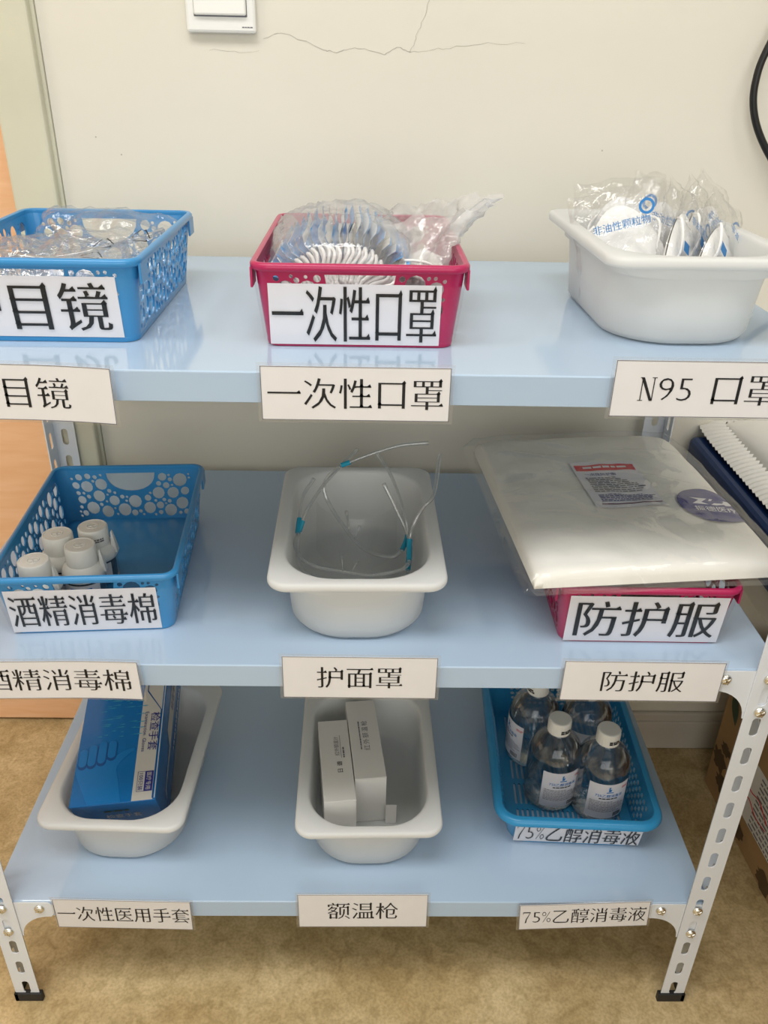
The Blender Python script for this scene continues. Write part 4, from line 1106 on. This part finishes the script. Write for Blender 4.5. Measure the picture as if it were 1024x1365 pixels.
# ------------------------------------------------------------------ slim white thermometer boxes
def slim_box(label, loc, rz, w_, l_, h_, kind):
    t = thing('thermometer_box', label, 'box', loc, rz, 'slim white boxes in the tub')
    c = obj('carton', boxbm(-w_/2, w_/2, 0, l_, 0, h_, 0.0004, 1), 'box_white', t)
    bm = plate([(-w_/2+0.001, h_-0.0005), (w_/2-0.001, h_-0.0005), (w_/2-0.0015, 0.045), (w_/2-0.010, 0.036)]+[(0.0, 0.034), (-w_/2+0.006, h_-0.016)], [], 0.0003)
    for v in bm.verts: v.co = Vector((v.co.x, -0.0003-v.co.z, v.co.y))
    bm2 = bmesh.new()
    obj('tuck_flap', bm, 'box_white', t)
    tf = lambda cx, cy: (lambda x, y: (cx+y*-1, cy+x, h_+0.0003))
    tx = 'top_lettering'
    if kind == 0:
        obj(tx, geo_bm(text_geo('红外额温计', 0.0068, 0.0068, 0.004, 0.004, serif=False), tf(0.002, 0.092)), 'ink_grey', c)
        obj('maker_lettering', geo_bm(text_geo('日 谱', 0.0085, 0.0075, 0.0, -0.006, serif=False), tf(0.004, 0.055)), 'ink_black', c)
        obj('small_print', geo_bm(fake_lines(1, 0.018, 0.003, 41), tf(0.0105, 0.080)), 'ink_grey', c)
        V, F = polys([(-0.02, -0.0002), (0.02, -0.0002), (0.02, 0.0002), (-0.02, 0.0002)]); obj('underline', geo_bm((V, F), tf(0.0072, 0.091)), 'ink_black', c)
    else:
        obj(tx, geo_bm(text_geo('红外额温枪', 0.0098, 0.0090, 0.006, 0.004, serif=False, pitch=1.15), tf(0.001, 0.075)), 'ink_grey', c)
        obj('small_print', geo_bm(fake_lines(1, 0.052, 0.0024, 43), tf(-0.0065, 0.076)), 'ink_grey', c)
    return t
zb = ZB+0.0046
slim_box('slim white box nearest the front left of the tub on the bottom shelf', (-0.0165, 0.0785, zb), R(6.5), 0.0395, 0.140, 0.0765, 0)
slim_box('slim white box further back and right in the tub on the bottom shelf', (0.0205, 0.1150, zb), R(6.5), 0.0400, 0.143, 0.0770, 1)
bm = bmesh.new(); grid(bm, 2, 4, lambda u, v: (0.040+u*0.014, 0.112+0.003*v, zb+v*0.030)); tag(obj('folded_leaflet', bm, 'box_white'), 'small white folded leaflet standing beside the right slim box', 'leaflet')

# ------------------------------------------------------------------ bottles of disinfectant
def bottle():
    t = thing('disinfectant_bottle', 'clear bottle of disinfectant with white cap', 'bottle', (0, 0, 0), group='bottles of disinfectant in the blue tray')
    prof = [(0.024, 0.0), (0.030, 0.0008), (0.0340, 0.004), (0.0350, 0.009), (0.0350, 0.074), (0.0345, 0.083), (0.0315, 0.094), (0.0255, 0.1035), (0.0190, 0.1095), (0.0145, 0.1135), (0.0125, 0.117), (0.0125, 0.128)]
    bm = bmesh.new(); lathe(bm, prof, 40, caps=False); bm.faces.new([v for v in list(bm.verts)[:40]]); obj('bottle_body', bm, 'pet_clear', t, smooth=40)
    lp = [(0.024, 0.0016), (0.0325, 0.0045), (0.0340, 0.010), (0.0340, 0.072), (0.0336, 0.080), (0.0322, 0.086)]
    bm = bmesh.new(); lathe(bm, lp, 40); obj('liquid', bm, 'alcohol_liquid', t, smooth=40)
    bm = bmesh.new(); lathe(bm, [(0.0142, 0.1155), (0.0149, 0.1160), (0.0149, 0.1320), (0.0142, 0.1345), (0.0128, 0.1352)], 48)
    for v in bm.verts:
        r = math.hypot(v.co.x, v.co.y)
        if r > 0.0147 and round(math.atan2(v.co.y, v.co.x)/(2*pi/48)) % 2: v.co.x *= 0.975; v.co.y *= 0.975
    cp = obj('cap', bm, 'white_plastic', t, smooth=25)
    cyl = lambda r, a0, z0: (lambda x, y: (r*sin(a0+x/r), -r*cos(a0+x/r), z0+y))
    obj('cap_stamp', geo_bm(fake_lines(2, 0.014, 0.006, 51, 0.8), cyl(0.0152, 0.25, 0.123)), 'ink_black', cp)
    bm = bmesh.new(); f = cyl(0.03535, 0.0, 0.0435); grid(bm, 18, 2, lambda u, v: f((u-0.5)*0.055, (v-0.5)*0.060)); lb = obj('bottle_label', bm, 'paper_bluish', t, smooth=180)
    f = cyl(0.0357, 0.0, 0.0435)
    obj('label_title', geo_bm(text_geo('75%乙醇消毒液', 0.0056, 0.0056, 0.0, -0.008, serif=False), lambda x, y: f(x, 0.0105+y)), 'ink_blue', lb)
    obj('label_small_title', geo_bm(fake_lines(1, 0.026, 0.0026, 53), lambda x, y: f(x, 0.0055+y)), 'ink_black', lb)
    obj('label_print', geo_bm(fake_lines(8, 0.046, 0.020, 54, 0.32), lambda x, y: f(-0.001+x, -0.0085+y)), 'ink_grey', lb)
    V, F = polys(*[[(0.010+0.0016*i, -0.0275), (0.0108+0.0016*i, -0.0275), (0.0108+0.0016*i, -0.0205), (0.010+0.0016*i, -0.0205)] for i in range(8)]); obj('barcode', geo_bm((V, F), f), 'ink_black', lb)
    V, F = polys([(-0.002, 0.0255), (0.0005, 0.0255), (-0.0005, 0.022), (0.002, 0.022), (0.001, 0.018), (-0.002, 0.018)], [(-0.0045, 0.0155), (0.0045, 0.0155), (0.0045, 0.017), (-0.0045, 0.017)])
    obj('label_logo', geo_bm((V, F), f), 'ink_blue', lb)
    obj('label_corner_print', geo_bm(fake_lines(2, 0.007, 0.004, 55, 0.5), lambda x, y: f(0.020+x, 0.022+y)), 'ink_red', lb)
    return t
b0 = bottle()
for i, (x, y, rz, lab) in enumerate(((0.2620, 0.1640, 10, 'front left bottle of disinfectant in the blue tray'), (0.3205, 0.1460, 5, 'front right bottle of disinfectant in the blue tray, highest cap stamp showing'),
                                     (0.2480, 0.2390, -78, 'back left bottle of disinfectant showing the plain side of its label'), (0.3190, 0.2330, -3, 'back right bottle of disinfectant behind the shelf label'))):
    loc = (x, y, ZB+0.0028)
    if i == 0: b0.location = loc; b0.rotation_euler = (0, 0, R(rz)); b0['label'] = lab
    else: dup(b0, loc, R(rz), lab)

# ------------------------------------------------------------------ bed and cartons at the right
bed = thing('examination_bed', 'navy vinyl examination bed at right behind the rack', 'bed', (0.90, -0.10, 0))
obj('mattress', boxbm(-0.435, 0.45, -0.85, 0.54, 0.535, 0.603, 0.010, 3), 'navy_vinyl', bed)
obj('bed_frame', boxbm(-0.425, 0.44, -0.84, 0.53, 0.495, 0.535, 0.003), 'bed_frame_cream', bed)
for sx in (-0.12, 0.42):
    for sy in (-0.81, 0.50): obj('leg', boxbm(sx-0.018, sx+0.018, sy-0.018, sy+0.018, 0, 0.495, 0.002), 'bed_frame_cream', bed)
def pillow():
    t = thing('pillow', 'white quilted pillow with ruffled edge on the navy bed', 'pillow', (0.705, 0.222, 0.605))
    bm = bmesh.new(); a, b = 0.20, 0.225
    def f(s):
        def g(u, v):
            x, y = u*2-1, v*2-1; k = max(0, (1-abs(x)**2.6)*(1-abs(y)**2.6))
            return (x*a, y*b, 0.012+s*0.060*k**0.55*(1 if s > 0 else 0.2)+0.006*k*noise.noise((x*5, y*14, s)))
        return g
    grid(bm, 40, 44, f(1)); grid(bm, 40, 44, f(-1)); bmesh.ops.remove_doubles(bm, verts=bm.verts, dist=1e-5); bmesh.ops.recalc_face_normals(bm, faces=bm.faces)
    obj('cushion', bm, 'quilt_white', t, smooth=180)
    bm = bmesh.new()
    per = rrect(a, b, 0.014, 8); P = []
    for i in range(len(per)):
        p, q = Vector(per[i]), Vector(per[(i+1) % len(per)]); n = max(1, int((q-p).length/0.002))
        for k in range(n): P.append(p.lerp(q, k/n))
    N = len(P); rows_ = []
    for r in range(6):
        row = []
        for i, p in enumerate(P):
            d = Vector((p.x/a, p.y/b)); d = Vector((d.x**5, d.y**5)); d = d.normalized()
            out = 0.034*r/5; s_ = sin(i*2*pi/5.0+r*0.25)
            row.append(bm.verts.new((p.x+d.x*(out-0.006), p.y+d.y*(out-0.006), 0.016-0.010*(r/5)**2+0.0026*s_*(1.1-r/8))))
        rows_.append(row)
    for r in range(5):
        for i in range(N):
            j = (i+1) % N; bm.faces.new((rows_[r][i], rows_[r][j], rows_[r+1][j], rows_[r+1][i]))
    obj('ruffle', bm, 'quilt_white', t, smooth=180)
    return t
pillow()
cb = thing('cardboard_box', 'brown cardboard carton on the floor at right behind the slotted post', 'box', (0.597, 0.13, 0), R(2.5))
ct = obj('carton', boxbm(0, 0.36, -0.42, 0.24, 0, 0.27, 0.002, 1), 'cardboard', cb)
sf = lambda l: (lambda x, y: (-l, -x, y))
bm = geo_bm(polys([(-0.165, 0.055), (0.02, 0.055), (0.02, 0.160), (-0.165, 0.160)]), sf(0.0006)); sh = obj('white_sticker', bm, 'box_white', ct)
bm = bmesh.new()
tube(bm, catmull([(-0.001, 0.155, 0.150), (-0.001, 0.140, 0.140), (-0.001, 0.135, 0.120), (-0.001, 0.115, 0.110), (-0.001, 0.09, 0.115), (-0.001, 0.06, 0.10)], 8), 0.0008, 5); tube(bm, catmull([(-0.001, 0.14, 0.085), (-0.001, 0.115, 0.095), (-0.001, 0.09, 0.085), (-0.001, 0.06, 0.088)], 6), 0.0007, 5)
obj('red_scribble', bm, 'ink_red', sh)
bm = geo_bm(fake_lines(12, 0.10, 0.10, 61, 0.4), lambda x, y: sf(0.0009)(-0.05+x, 0.105+y)); obj('sticker_print', bm, 'ink_grey', sh)
V, F = polys(*[[(-0.145+0.003*i, 0.070), (-0.1435+0.003*i, 0.070), (-0.1435+0.003*i, 0.10), (-0.145+0.003*i, 0.10)] for i in range(9)]); obj('barcode', geo_bm((V, F), sf(0.0009)), 'ink_black', sh)
def leaf(cx, cy, l, w_, rot):
    pts = []
    for i in range(9): t = i/8; pts.append((l*(t-0.5), w_*sin(pi*t)))
    for i in range(8, 0, -1): t = i/8; pts.append((l*(t-0.5), -w_*sin(pi*t)))
    c, s = cos(rot), sin(rot)
    return [(cx+c*x-s*y, cy+s*x+c*y) for x, y in pts]
obj('leaf_printing', geo_bm(polys(leaf(-0.212, 0.187, 0.06, 0.011, R(115))), sf(0.0006)), 'leaf_print', ct)
r6 = random.Random(11); blobs = []
for cx, cy, r in ((-0.215, 0.075, 0.022), (-0.205, 0.105, 0.014), (-0.19, 0.045, 0.02), (-0.12, 0.025, 0.018), (0.02, 0.022, 0.02), (0.06, 0.018, 0.018), (-0.03, 0.018, 0.02), (0.11, 0.018, 0.018)):
    blobs.append([(cx+r*cos(2*pi*i/22)*(1+0.3*r6.uniform(-1, 1)), cy+0.75*r*sin(2*pi*i/22)*(1+0.3*r6.uniform(-1, 1))) for i in range(22)])
for b_ in blobs: obj('ground_printing', geo_bm(polys(b_), sf(0.0006)), 'dark_print', ct)
